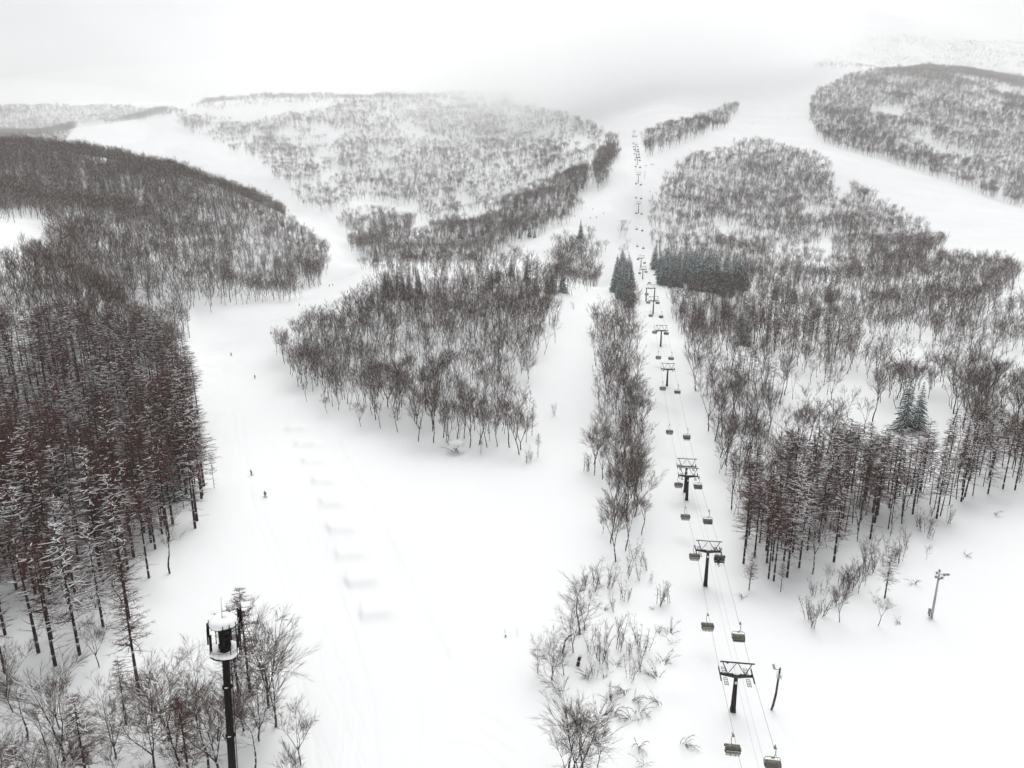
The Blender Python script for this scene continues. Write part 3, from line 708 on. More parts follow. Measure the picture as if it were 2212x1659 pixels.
# ---- trees one can pick out in the photo: foot in the photo, height, kind, label
EX = [
 (540,1494,20,'larch','slim bare larch with level branches standing tallest just behind the mast'),
 (517,1514,18,'larch','bare larch half hidden behind the antenna head of the mast'),
 (578,1530,18,'leaf','bare rounded tree second from the piste in the mast clump'),
 (595,1571,17,'leaf','bare tree nearest the piste in the clump beside the mast'),
 (300,1494,22,'larch','tall bare larch standing apart over its own dark side branches left of the mast'),
 (278,1336,24,'larch','tall dark larch at the edge of the snow inlet left of the mast top'),
 (322,1249,22,'larch','bare larch with a bare lower stem where the snow inlet meets the piste'),
 (143,1668,17,'leaf','thick forked bare tree with a crooked stem near the lower left corner'),
 (215,1442,9,'leaf','small forked bare tree alone on snow below the dark larch stems'),
 (273,1566,12,'larch','young bare larch with spread branches on the snow gap left of the mast'),
 (160,1660,8,'leaf','bent bare tree on the open snow patch near the lower left corner'),
 (450,1660,14,'leaf','snow plastered bare tree just left of the mast column'),
 (474,1672,15,'leaf','bare tree with a white snow plastered stem touching the mast column'),
 (387,1660,16,'leaf','bare tree with several thin stems left of the mast'),
 (337,1668,15,'leaf','bare forked tree at the bottom edge left of the mast'),
 (10,1700,10,'leaf','bushy brown tree filling the lower left corner'),
 (75,1705,9,'leaf','bushy brown tree second from the lower left corner'),
 (420,1046,17,'leaf','wide fan shaped bare tree leaning out over the left piste'),
 (367,1239,15,'leaf','dense many stemmed bare tree at the tip of the left larch stand'),
 (397,1100,9,'leaf','small bare tree leaning to the piste below the wide fan shaped tree'),
 (1141,820,12,'leaf','round bare tree standing apart at the right edge of the knoll wood'),
 (663,868,8,'leaf','small leaning bare tree at the left foot of the knoll wood'),
 (707,893,7,'leaf','small bare tree alone in snow before the left edge of the knoll'),
 (779,922,9,'leaf','small bare tree at the lower left edge of the knoll wood'),
 (822,926,10,'leaf','leaning bare tree with a bent stem at the front edge of the knoll'),
 (859,934,11,'leaf','low spreading bare tree at the front edge of the knoll'),
 (904,954,16,'leaf','tall bare tree with two dark stems at the front of the knoll wood'),
 (937,957,18,'leaf','tall forked bare tree with a dark foot at the front of the knoll wood'),
 (1014,967,17,'leaf','tall straight bare tree beside the snow covered bush at the knoll foot'),
 (1039,982,6.5,'larch','little bare conifer in front of the knoll wood'),
 (1074,966,12,'leaf','thin bare tree at the lower front of the knoll wood'),
 (1101,967,17,'leaf','tall dark stemmed bare tree near the lower right tip of the knoll wood'),
 (1122,982,16,'leaf','bare tree with spread limbs at the lower right tip of the knoll wood'),
 (1162,987,8,'larch','thin bare conifer standing outermost at the right tip of the knoll wood'),
 (1301,1036,12,'leaf','bare tree with a fan crown at the lower left edge of the lift strip'),
 (1317,1046,7,'larch','little bare conifer at the foot of the lift strip'),
 (1284,1027,14,'leaf','thin bare tree at the outer left edge of the lift strip'),
 (1357,1040,16,'leaf','tall bare tree with dark stems in the lower lift strip'),
 (1390,945,15,'leaf','bare tree with a dark forked foot beside the lift line'),
 (1302,1154,5,'leaf','low fan shaped bare tree left of the lower lift strip'),
 (1352,1190,14,'leaf','tall many stemmed tree at the lower end of the lift strip'),
 (1252,1370,14,'leaf','large fan crowned bare tree left of the bushes by the lift'),
 (1262,1362,10,'leaf','slim bare tree behind the large fan crowned tree by the lift'),
 (1237,1410,9.5,'leaf','smaller bare tree leaning left below the large fan crowned tree'),
 (1191,1469,9,'leaf','bare tree with two dark stems in the group of three on the snow'),
 (1162,1454,6,'leaf','leftmost bare tree in the group of three on the snow'),
 (1217,1460,6,'leaf','thin bare tree on the right of the group of three on the snow'),
 (1240,1676,15.5,'leaf','large dense bare tree cut by the bottom edge'),
 (1228,1668,12,'leaf','bare tree on the left side of the dense clump at the bottom edge'),
 (1258,1670,12.5,'leaf','bare tree on the right side of the dense clump at the bottom edge'),
 (1246,1690,12,'leaf','rounded bushy tree at the heart of the dense clump at the bottom edge'),
 (1226,1695,9,'leaf','bushy tree at the lower left of the dense clump at the bottom edge'),
 (1291,1660,7,'leaf','short bare tree tucked at the right foot of the bottom clump'),
 (1606,1218,19,'larch','bare larch nearest the lift tower at the corner of the right larch belt'),
 (1618,1275,9,'larch','short bare larch with wide low branches in front of the right larch belt'),
 (1660,1250,19,'larch','dark stemmed larch second row front of the right larch belt'),
 (1671,1255,20,'larch','dark stemmed larch at the lowest front of the right larch belt'),
 (1700,1247,20,'larch','straight dark larch stem at the middle front of the right larch belt'),
 (1726,1227,21,'larch','tall straight larch just right of the front corner of the right belt'),
 (1755,1240,14,'leaf','pale crooked bare tree among the front larch stems of the right belt'),
 (1801,1214,21,'larch','thick straight larch stem where the right belt steps back'),
 (1686,1279,7,'larch','little bare conifer alone on snow before the right larch belt'),
 (1911,1292,12,'larch','bare larch with low level branches on the fringe before the right snowfield'),
 (1896,1352,7,'leaf','small rounded bare tree alone on the right snowfield'),
 (1813,1344,8,'leaf','thin bare tree at the lower tip of the right fringe'),
 (1760,1358,6,'leaf','bent bare tree leftmost on the lower tip of the right fringe'),
 (2166,1057,21,'larch','dark larch stem at the right end of the larch belt'),
 (2192,1059,21,'larch','outermost dark larch stem at the right end of the larch belt'),
 (1952,930,21,'spruce','tall snowy evergreen standing alone above the right larch belt'),
 (1981,926,17,'spruce','smaller snowy evergreen touching the tall lone one above the larch belt'),
 (1673,648,15,'spruce','snow dusted spruce leftmost of three in the grey wood right of the green block'),
 (1713,655,14,'spruce','dark narrow spruce in the middle of three in the grey wood'),
 (1790,652,17,'spruce','tall snow dusted spruce rightmost of three in the grey wood'),
 (1765,685,10,'spruce','short snowy spruce at the right end of the reddish belt'),
 (1511,704,16,'spruce','dark spruce rising from the wood beside the lift line'),
 (1646,696,9,'spruce','short spruce in the middle of the reddish belt'),
 (197,668,13,'spruce','dark spruce standing behind the left larch stand'),
 (373,752,17,'spruce','snowy spruce at the upper corner of the left larch stand by the piste'),
 (345,915,16,'spruce','dark snowy spruce at the piste edge of the left larch stand'),
 (300,1010,17,'spruce','dark spruce deep in the left larch stand'),
 (130,1062,8,'spruce','small dark spruce in a snow gap of the left larch stand'),
 (215,905,19,'spruce','snow laden spruce in the middle of the left larch stand'),
]
EX += [(335,1560,11,'leaf','twiggy tree in the middle of the wood left of the mast'),(250,1640,12,'leaf','spreading tree left of the tall forked tree at the bottom edge'),(60,1600,11,'leaf','broad brown tree above the bushy lower left corner'),(470,1600,10,'leaf','low twiggy tree right behind the mast column'),(560,1600,12,'leaf','low bushy tree between the mast column and the piste'),(525,1580,14,'leaf','bare tree just right of the mast column'),(550,1660,11,'leaf','bushy tree at the bottom edge right of the mast column'),(500,1640,12,'leaf','bare tree behind the foot of the mast column'),(365,1600,14,'leaf','many branched tree left of the mast between snow gaps'),(430,1580,13,'leaf','bare tree under the left side of the mast head')]
SPECIAL = []
for (u, v, h, k, lab) in EX:
    x, y, t = ground_at(u, v) if v < 1655 else (*flatpt(u, v), 100)
    z = H(x, y)
    SPECIAL.append((x, y))
    kk = 'wide' if k == 'leaf' and ((u < 620 and v > 1480) or (1150 < u < 1270 and 1340 < v < 1480) or u in (1240, 1246) or lab.startswith(('wide', 'round', 'dense', 'low spreading'))) else k
    plant(kk, x, y, z - .1, h, lab, {'larch': 'bare larches', 'leaf': 'bare broadleaf trees', 'spruce': 'snowy spruces'}[k])
SPECIAL = np.array(SPECIAL)
TREES = [q for q in TREES if np.min(np.hypot(SPECIAL[:, 0] - q[1], SPECIAL[:, 1] - q[2])) > 3.2]
for kind, limit in (('larch', 297), ('leaf', 297), ('spruce', 297)):
    n_sp = sum(1 for e in EX if e[3] == kind)
    L = [q for q in TREES if q[0] == kind]
    L.sort(key=lambda q: -q[5] / q[4])
    near, rest = L[:limit - n_sp], L[limit - n_sp:]
    for q in near:
        nm = q[6]; lk = look(kind, q[5])
        plant(kind, q[1], q[2], q[3] - .15, q[5], lk + ' ' + STAND_TEXT[nm], lk.split(' with')[0] + ' ' + STAND_TEXT[nm])
    if not rest: continue
    # the rest of the kind, too many to tell apart: one object
    vs = np.array([[q[1], q[2], q[3] - .2] for q in rest], np.float32)
    me = bpy.data.meshes.new(NAMES[kind][0] + '_mass'); me.vertices.add(len(vs)); me.vertices.foreach_set('co', vs.ravel())
    protos = FAR[kind]
    a = me.attributes.new('variant', 'INT', 'POINT'); a.data.foreach_set('value', rng.integers(0, len(protos), len(vs)).astype(np.int32))
    a = me.attributes.new('size', 'FLOAT', 'POINT'); a.data.foreach_set('value', np.array([q[5] / protos[0][1] for q in rest], np.float32))
    a = me.attributes.new('turn', 'FLOAT_VECTOR', 'POINT')
    tv = np.zeros((len(vs), 3), np.float32); tv[:, 2] = rng.uniform(0, 6.28, len(vs)); tv[:, :2] = rng.normal(size=(len(vs), 2)) * .03; a.data.foreach_set('vector', tv.ravel())
    o = obj({'larch': 'larch_woods', 'leaf': 'broadleaf_woods', 'spruce': 'spruce_woods'}[kind], me)
    tag(o, {'larch': 'mass of distant bare reddish larches', 'leaf': 'mass of distant bare grey woods on the hills', 'spruce': 'mass of distant dark green spruces'}[kind], 'woods', None, 'stuff')
    ng = bpy.data.node_groups.new('woods_' + kind, 'GeometryNodeTree')
    ng.interface.new_socket('Geometry', in_out='INPUT', socket_type='NodeSocketGeometry'); ng.interface.new_socket('Geometry', in_out='OUTPUT', socket_type='NodeSocketGeometry')
    gi, go = ng.nodes.new('NodeGroupInput'), ng.nodes.new('NodeGroupOutput')
    ip = ng.nodes.new('GeometryNodeInstanceOnPoints'); gti = ng.nodes.new('GeometryNodeGeometryToInstance')
    for (pm, hgt) in reversed(protos):
        po = bpy.data.objects.new(pm.name, pm)
        oi = ng.nodes.new('GeometryNodeObjectInfo'); oi.inputs['Object'].default_value = po
        ng.links.new(oi.outputs['Geometry'], gti.inputs[0])
    def attr(nm, ty):
        n = ng.nodes.new('GeometryNodeInputNamedAttribute'); n.data_type = ty; n.inputs['Name'].default_value = nm; return n.outputs['Attribute']
    ng.links.new(gi.outputs[0], ip.inputs['Points']); ng.links.new(gti.outputs[0], ip.inputs['Instance'])
    ip.inputs['Pick Instance'].default_value = True
    ng.links.new(attr('variant', 'INT'), ip.inputs['Instance Index']); ng.links.new(attr('size', 'FLOAT'), ip.inputs['Scale'])
    e2r = ng.nodes.new('FunctionNodeEulerToRotation'); ng.links.new(attr('turn', 'FLOAT_VECTOR'), e2r.inputs[0]); ng.links.new(e2r.outputs[0], ip.inputs['Rotation'])
    ng.links.new(ip.outputs[0], go.inputs[0])
    md = o.modifiers.new('woods', 'NODES'); md.node_group = ng
    print('WOODS', kind, len(near) + n_sp, len(rest))

# ---- saplings and shrubs on the lift line and the fringe
def zz8(x, y): return 737.3 + x / 3, 1106 + y / 3
SAPS = [(1725,495,6),(1745,480,7),(1675,470,6),(1640,500,8),(1860,415,7),(1935,435,6),(1870,560,4),(2065,600,7),(2110,580,8),(2000,460,4),(1605,920,4),(1665,960,7),(1695,970,7),
        (1790,905,7),(1805,850,7),(1880,1085,5),(1955,995,7),(1940,1040,4),(1630,1070,4),(1595,1080,4),(1730,1020,5),(1960,910,6),(1825,575,6),(1760,640,5),(1780,780,6),(1900,300,6),(1950,330,5),
        (1980,380,5),(1700,850,6),(1640,840,5),(1920,870,6),(1580,480,5),(1870,930,5)]
for i, (x, y, h) in enumerate(SAPS):
    u, v = zz8(x, y); gx, gy, _ = ground_at(u, v)
    plant('sap', gx, gy, H(gx, gy) - .05, h, 'thin reddish sapling with rising stems among the bushes left of the lift line', 'saplings among the bushes by the lift')
SAP2 = [(1137,999,6,'thin pale sapling left of the outermost conifer at the knoll tip'),(1146,996,5,'thin pale sapling nearest the outermost conifer at the knoll tip'),(1198,897,6,'faint lone sapling on the snowy lane right of the knoll'),
        (1270,1018,9,'thin upright sapling outermost left of the lift strip'),(1500,664,6,'thin sapling on the snowy edge of the lift line'),(1240,668,5,'faint sapling high on the smooth snowy lane')]
for (u, v, h, lab) in SAP2:
    gx, gy, _ = ground_at(u, v); plant('sap', gx, gy, H(gx, gy) - .05, h, lab, 'lone saplings on the snow')
for k in range(34):
    u = rng.uniform(1745, 2060); v = 1352 - (u - 1745) * .72 + rng.uniform(-60, 10)
    gx, gy, _ = ground_at(u, v)
    plant('sap', gx, gy, H(gx, gy) - .05, rng.uniform(4, 8), 'thin brown sapling on the fringe below the right larch belt', 'saplings below the right larch belt')
SHR = [(1705,640,1.8),(2130,790,2.6),(2150,850,1.6),(2050,790,1.8),(2090,980,2.4),(2045,1075,2.6),(2000,1060,2),(1840,1180,2.6),(1810,1150,2.2),(1890,1220,2.6),(1935,1300,2.6),(2060,1250,2.4),(1770,1290,2),
       (1740,1230,2.6),(1870,1340,2.2),(1980,1305,1.5),(1930,1350,1.3),(1930,1510,2.4),(2215,1500,2.4),(1960,1640,1.7),(1700,1080,1.7),(1780,1000,2),(2020,640,1),(1600,1075,2)]
for (x, y, r) in SHR:
    u, v = zz8(x, y); gx, gy, _ = ground_at(u, v)
    plant('shrub', gx, gy, H(gx, gy) - .05, r, 'low bare bush bent by snow on the white ground left of the lift line', 'low bushes beside the lift line')
for (u, v, r, lab) in ((1978,1262,2.2,'dark fallen bush lying between the right fringe and the floodlight mast'),(1943,1350,1.6,'faint low bush alone on the snow below the right fringe'),(2088,1199,1.8,'small faint bush above the floodlight mast'),
                       (2150,1112,2.0,'low bush higher up the right snowfield edge'),(1605,1290,1.6,'low bush beside the track near the lift tower'),(1555,1195,2.2,'low bush between lift tower and right larch belt')):
    gx, gy, _ = ground_at(u, v); plant('shrub', gx, gy, H(gx, gy) - .05, r, lab, 'lone bushes on the snow')
# snow covered round bush at the knoll foot, stump and bent pole in the bushes
gx, gy, _ = ground_at(986, 977)
e = plant('shrub', gx, gy, H(gx, gy) - .05, 4.2, 'round bush capped with snow in front of the knoll wood', 'lone bushes on the snow', 2)
g = Geo(); g.blob((0, 0, 1.05), (1.0, .95, .38), 0, 12, 3, .14); cap = obj('snow_cap', g.mesh('snow_cap', [M['snowcap']], True), e); cap.scale = (.9, .9, 1)
gx, gy, _ = ground_at(1248, 1438)
g = Geo(); g.line([(0, 0, -.3), (.15, .1, 1.0), (.5, .3, 1.9)], [.32, .3, .26], 9); e = obj('stump', g.mesh('stump', [M['leaf_bark']], True), None, (gx, gy, H(gx, gy)))
g = Geo(); g.blob((.5, .3, 2.0), (.42, .4, .22), 0, 10, 5); obj('snow_cap', g.mesh('snow_cap', [M['snowcap']], True), e)
tag(e, 'dark broken stump with a snow cap beside the saplings', 'stump')
gx, gy, _ = ground_at(1215, 1412)
g = Geo(); g.line([(0, 0, 0), (.4, 0, 2.6), (1.0, 0, 3.6), (2.0, .1, 4.2)], [.17, .15, .13, .1], 8); e = obj('bent_trunk', g.mesh('bent_trunk', [M['leaf_bark']], True), None, (gx, gy, H(gx, gy) - .1))
tag(e, 'dark bent broken trunk behind the group of three small trees', 'tree trunk')

# ------------------------------------------------------------------ chairlift
LD = norm(np.array([LA, 1.0, 0])); LP = np.array([LD[1], -LD[0], 0]); LRZ = -math.atan2(LD[0], LD[1])
def line_pt(Y, off=0.0):
    return np.array([LB + LA * Y, Y, 0]) + LP * off
_Yg = np.linspace(70, 1400, 5000)
def line_Y(v, dz=None, off=0.0):
    """distance along the line at which the ground (or the rope plus dz) shows at height v of the photo"""
    p = np.stack([LB + LA * _Yg + LP[0] * off, _Yg + LP[1] * off], 1)
    z = height(p[:, 0], p[:, 1]) if dz is None else np.interp(_Yg, ROPE_Y, ROPE_Z) - SAG(_Yg) + dz
    vv = project(p[:, 0], p[:, 1], z)[1]
    return float(_Yg[int(np.argmin(np.abs(vv - v) + (_Yg * 1e-5)))])
TW = [(1537, 6.8, 'single'), (1265, 8.2, 'single'), (1080, 7.0, 'single'), (None, 7.6, 'single'), (833, 6.6, 'single'), (748, 7.2, 'single'), (678, 7.2, 'single'),
      (650, 7.6, 'portal'), (603, 7.5, 'single'), (577, 7.5, 'single'), (460, 9, 'single'), (396, 9, 'single'), (356, 8.5, 'single'), (342, 8.5, 'single'), (327, 8.5, 'single'), (297, 8.5, 'single')]
tow = []
for v, h, k in TW:
    Y = line_Y(v) if v else tow[-1][0] + 5.2
    p = line_pt(Y); tow.append((Y, H(p[0], p[1]), h, k))
tow = [q for i, q in enumerate(tow)]
tow.sort(key=lambda q: q[0])
print('TOWERS', [(round(q[0]), round(q[1], 1)) for q in tow])
ROPE_Y = np.array([60.0] + [q[0] for q in tow] + [1500.0]); ROPE_Z = np.array([9.0] + [q[1] + q[2] + .35 for q in tow] + [tow[-1][1] + 80.0])
def SAG(Y):
    i = np.clip(np.searchsorted(ROPE_Y, Y) - 1, 0, len(ROPE_Y) - 2); a, b = ROPE_Y[i], ROPE_Y[i + 1]
    return (Y - a) * (b - Y) / (8 * 110.0) * .5
def rope_z(Y): return float(np.interp(Y, ROPE_Y, ROPE_Z) - SAG(np.array([Y]))[0])
GAUGE = 2.55
TXT_T = ['lift tower nearest the bottom edge, beside the brown pole', 'lift tower with a chair passing on each arm, beside the larch corner', 'front tower of the close pair half way down the lift line', 'rear tower of the close pair half way down the lift line',
         'lift tower just below the one carrying chairs at both arms in mid slope', 'lift tower carrying chairs at both arms in mid slope', 'lift tower below the two legged portal near the spruces', 'two legged lift portal between the spruce groups',
         'lift tower half hidden by the spruce group', 'lift tower above the spruce group', 'lift tower on the open snow above the small grove', 'lift tower on open snow under the dark upper wood', 'small lift tower beside the dark upper wood, lowest of a close three',
         'small lift tower, middle of a close three beside the upper wood', 'small lift tower, highest of a close three beside the upper wood', 'topmost lift tower fading into the mist']
def strut(g, a, b, r, k=4, m=0): g.tubes([a], [b], r, r, k, m, True)
ARM_Z = 0.0
def make_tower(i, Y, gz, h, kind, near):
    p = line_pt(Y); e = empty('lift_tower', (p[0], p[1], gz), LRZ)
    tag(e, TXT_T[i], 'lift tower', 'towers of the chairlift')
    legs = [0.0] if kind == 'single' else [-2.4, 2.4]
    for lx in legs:
        g = Geo()
        g.box((lx, 0, .1), (.95, .95, 1.4), 0, None, .78); g.box((lx, 0, h / 2 + .35), (.72, .72, h - .7), 0, None, .68)
        obj('column', g.mesh('column', [M['column']]), e)
    W = 2.25 if kind == 'single' else 3.0
    g = Geo()                                   # cross arm, deeper at the middle
    g.box((0, 0, h - .05), (1.3, .5, .55)); 
    for s in (-1, 1):
        g.add([[s*.6,-.2,h-.32],[s*.6,.2,h-.32],[s*.6,.2,h+.22],[s*.6,-.2,h+.22],[s*W,-.15,h-.10],[s*W,.15,h-.10],[s*W,.15,h+.18],[s*W,-.15,h+.18]],
              [[0,1,2,3],[7,6,5,4],[0,4,5,1],[1,5,6,2],[2,6,7,3],[3,7,4,0]] if s < 0 else [[3,2,1,0],[4,5,6,7],[1,5,4,0],[2,6,5,1],[3,7,6,2],[0,4,7,3]], 0)
    obj('cross_arm', g.mesh('cross_arm', [M['steel']]), e)
    g = Geo(); T = h + 2.35                      # lifting frame above the arm
    g.box((0, 0, T), (5.35, .17, .17))
    for s in (-1, 1):
        strut(g, (s * 1.35, 0, h + .2), (s * 2.3, 0, T), .085); strut(g, (s * 1.35, 0, h + .2), (s * .10, 0, T - .05), .06)
    fr = obj('lifting_frame', g.mesh('lifting_frame', [M['steel']]), e)
    if near and i:
        g = Geo(); g.box((0, 0, T + .13), (5.2, .16, .1)); obj('snow_ridge', g.mesh('snow_ridge', [M['snowcap']]), fr)
    if i == 0: g = Geo(); g.blob((-1.55, 0, T - .12), (.22, .18, .16), 0, 10); obj('pulley', g.mesh('pulley', [M['column']], True), fr)
    for s in (-1, 1):
        g = Geo(); x = s * GAUGE
        g.box((x, 0, h + .02), (.14, 3.4, .16)); g.box((x - s * .18, 0, h + .1), (.3, .4, .3))
        for k in range(8):
            yy = -1.55 + k * 3.1 / 7; g.tubes([(x - .06, yy, h + .16)], [(x + .06, yy, h + .16)], .19, .19, 10, 0, True)
        obj('sheave_assembly', g.mesh('sheave_assembly', [M['column']]), e)
        if near or Y < 330:
            for q in (-1, 1):                    # ladder-like service platforms
                g = Geo(); x = s * 1.75
                for dx in (-.28, .28): g.box((x + dx, q * 1.35, h - .25), (.06, 1.9, .06))
                for k in range(5): g.box((x, q * (.5 + k * .42), h - .25), (.56, .09, .04))
                for yy in (.6, 2.2): strut(g, (x, q * yy, h - .25), (x, q * yy * .8, h + .1), .03)
                obj('service_platform', g.mesh('service_platform', [M['steel']]), e)
    if near:
        g = Geo(); g.box((legs[0], -.33, h - 1.15), (.38, .03, .5)); obj('number_plate', g.mesh('number_plate', [M['sign']]), e)
        g = Geo(); g.box((0, -.36, h - .45), (.3, .05, .28)); obj('control_box', g.mesh('control_box', [M['column']]), e)
        g = Geo(); g.blob((0, 0, h + .32), (.6, .28, .16), 0, 10, 2); obj('snow_cap', g.mesh('snow_cap', [M['snowcap']], True), e)
        g = Geo()                               # ladder up the column
        for dx in (-.2, .2): strut(g, (legs[0] + dx, .52, .3), (legs[0] + dx, .36, h), .025)
        for k in range(int(h / .35)): strut(g, (legs[0] - .2, .5 - .14 * k * .35 / h, .4 + k * .35), (legs[0] + .2, .5 - .14 * k * .35 / h, .4 + k * .35), .018)
        obj('ladder', g.mesh('ladder', [M['steel']]), e)
    return e
for i, (Y, gz, h, k) in enumerate(tow): make_tower(i, Y, gz, h, k, Y < 230)

# ropes and the two thin signal cables between them
ys = np.unique(np.concatenate([np.arange(62, 1260, 8.0), [q[0] for q in tow]]))
for s, lab in ((-1, 'left haul rope of the chairlift carrying the uphill chairs'), (1, 'right haul rope of the chairlift carrying the downhill chairs')):
    g = Geo(); P = np.array([line_pt(y, s * GAUGE) + [0, 0, rope_z(y)] for y in ys]); g.tubes(P[:-1], P[1:], .026, .026, 5)
    tag(obj('haul_rope', g.mesh('haul_rope', [M['rope']])), lab, 'rope', None)
for s, lab in ((-.45, 'thin signal cable left of the pair over the lift line middle'), (.55, 'thin signal cable right of the pair over the lift line middle')):
    g = Geo(); P = np.array([line_pt(y, s) + [0, 0, rope_z(y) + 1.0 - 1.6 * float(SAG(np.array([y]))[0]) - .3 * (s > 0)] for y in ys]); g.tubes(P[:-1], P[1:], .016, .016, 4)
    tag(obj('signal_cable', g.mesh('signal_cable', [M['rope']])), lab, 'cable', None)

# ---- chairs: origin at the rope, +y is the way the chair travels
def arc_shell(prof, x, thick, inset=.0):
    """curved sheet with thickness swept across x; prof = (y, z) points"""
    prof = np.array(prof, float); n = len(prof)
    d = np.gradient(prof, axis=0); nrm = np.stack([d[:, 1], -d[:, 0]], 1); nrm /= np.linalg.norm(nrm, axis=1, keepdims=True)
    inner = prof + nrm * thick
    v = []; 
    for pr in (prof, inner):
        for xx in (-x, x):
            for (y, z) in pr: v.append((xx, y, z))
    f = []
    for j in range(n - 1):
        f += [[j, j + 1, n + j + 1, n + j], [2*n + j, 3*n + j, 3*n + j + 1, 2*n + j + 1], [j, 2*n + j, 2*n + j + 1, j + 1], [n + j, n + j + 1, 3*n + j + 1, 3*n + j]]
    f += [[0, n, 3*n, 2*n], [n-1, 3*n-1, 4*n-1, 2*n-1]]
    return v, f
def chair_meshes():
    R = {}
    g = Geo(); g.box((-.12, 0, .03), (.34, .5, .16)); 
    for y in (-.3, .3): g.tubes([(-.32, y, .16)], [(-.2, y, .16)], .13, .13, 8, 0, True)
    strut(g, (-.26, -.35, .16), (-.26, .35, .16), .035); R['grip'] = (g, 'frame')
    g = Geo(); g.line([(-.26, 0, .05), (-.34, 0, -.45), (-.36, 0, -.95), (-.28, 0, -1.4), (-.1, 0, -1.68), (.05, 0, -1.78)], .055, 7); g.box((0, 0, -1.8), (.5, .26, .12)); R['hanger'] = (g, 'frame')
    g = Geo()
    for yy in (-.16,):
        g.line([(-1.02, yy + .75, -3.25), (-1.17, yy + .25, -3.05), (-1.2, yy, -2.6), (-1.17, yy, -2.1), (-1.0, yy, -1.86), (-.6, yy, -1.8), (.6, yy, -1.8), (1.0, yy, -1.86), (1.17, yy, -2.1), (1.2, yy, -2.6), (1.17, yy + .25, -3.05), (1.02, yy + .75, -3.25)], .05, 7)
    R['frame'] = (g, 'frame')
    g = Geo(); g.box((0, .16, -3.14), (2.14, .6, .09)); R['seat'] = (g, 'cushion')
    for s in range(4): pass
    g = Geo()
    for k in range(4): g.box((-.81 + k * .54, -.30, -2.98), (.5, .09, .95), 0, Matrix.Rotation(.16, 4, 'X'))
    g.box((0, -.36, -3.08), (2.1, .06, .66), 0, Matrix.Rotation(.16, 4, 'X')); R['backrest'] = (g, 'seat')
    g = Geo()
    for xx in (-.36, .36): g.box((xx, -.43, -3.14), (.06, .06, .62)); 
    R['back_post'] = (g, 'cushion')
    for nm_, pr, mt in (('bubble_rear', [(-.44, -2.92), (-.42, -2.70), (-.34, -2.52), (-.2, -2.38)], 'bubbledark'),
                        ('bubble', [(-.2, -2.38), (-.02, -2.24), (.22, -2.13), (.5, -2.09), (.74, -2.16), (.95, -2.32), (1.1, -2.56), (1.2, -2.88)], 'bubble'), ('bubble_rim', [(1.2, -2.88), (1.23, -3.0), (1.24, -3.12)], 'bubbledark')):
        g = Geo(); v, f = arc_shell(pr, 1.13, .025); g.add(v, f, 0); R[nm_] = (g, mt)
    g = Geo(); g.line([(-.9, .55, -3.0), (-.9, .78, -3.5), (.9, .78, -3.5), (.9, .55, -3.0)], .035, 6); R['footrest'] = (g, 'frame')
    return {k: g.mesh('chair_' + k, [M[m]]) for k, (g, m) in R.items()}
CM = chair_meshes()
# one mesh for chairs too far away to show parts
bmj = bmesh.new(); mats_ = []
for k, me_ in CM.items():
    n0 = len(bmj.faces); bmj.from_mesh(me_); bmj.faces.ensure_lookup_table()
    for fc in bmj.faces[n0:]: fc.material_index = len(mats_)
    mats_.append(me_.materials[0])
CMF = bpy.data.meshes.new('far_chair'); bmj.to_mesh(CMF); bmj.free()
for m_ in mats_: CMF.materials.append(m_)
LEFTV = [1619.6,1355,1203,1117,1048,933.6,839.5,772.8,718,682,653.5,636,590,560,532,495,460.6,427,397,360,345.4,332.5,323,317,309.5,294]
RIGHTV = [1646.7,1373,1209.6,1124,1050,943,846,774,720,684,654,611.5,587,568,536,498,462,429,399,361.6,346.6,340,333,328,323,317,294.7]
LTXT = ['nearest uphill chair at the bottom edge, rear view of its closed smoked bubble', 'uphill chair next above the nearest tower', 'uphill chair hanging at the left arm of the tower by the larch corner', 'uphill chair below the close tower pair', 'uphill chair at the left arm of the close tower pair',
        'uphill chair level with the wide end of the lift strip, alone between towers', 'uphill chair just below a mid slope tower with bare arms', 'uphill chair between the two mid slope towers', 'uphill chair at the left arm of a mid slope tower', 'uphill chair below the tower nearest the portal', 'uphill chair at the left arm of the tower below the portal']
RTXT = ['nearest downhill chair cut by the bottom edge, its smoked bubble facing the camera', 'empty downhill chair right of the upper uphill chair near the nearest tower', 'downhill chair with one dark rider at the right arm of the larch corner tower', 'downhill chair below the close tower pair', 'downhill chair at the right arm of the close tower pair',
        'downhill chair with several riders high above the larch corner', 'downhill chair just below a mid slope tower with bare arms', 'downhill chair between the two mid slope towers', 'downhill chair at the right arm of a mid slope tower', 'downhill chair with riders below the tower nearest the portal', 'downhill chair at the right arm of the tower below the portal']
CH = {}
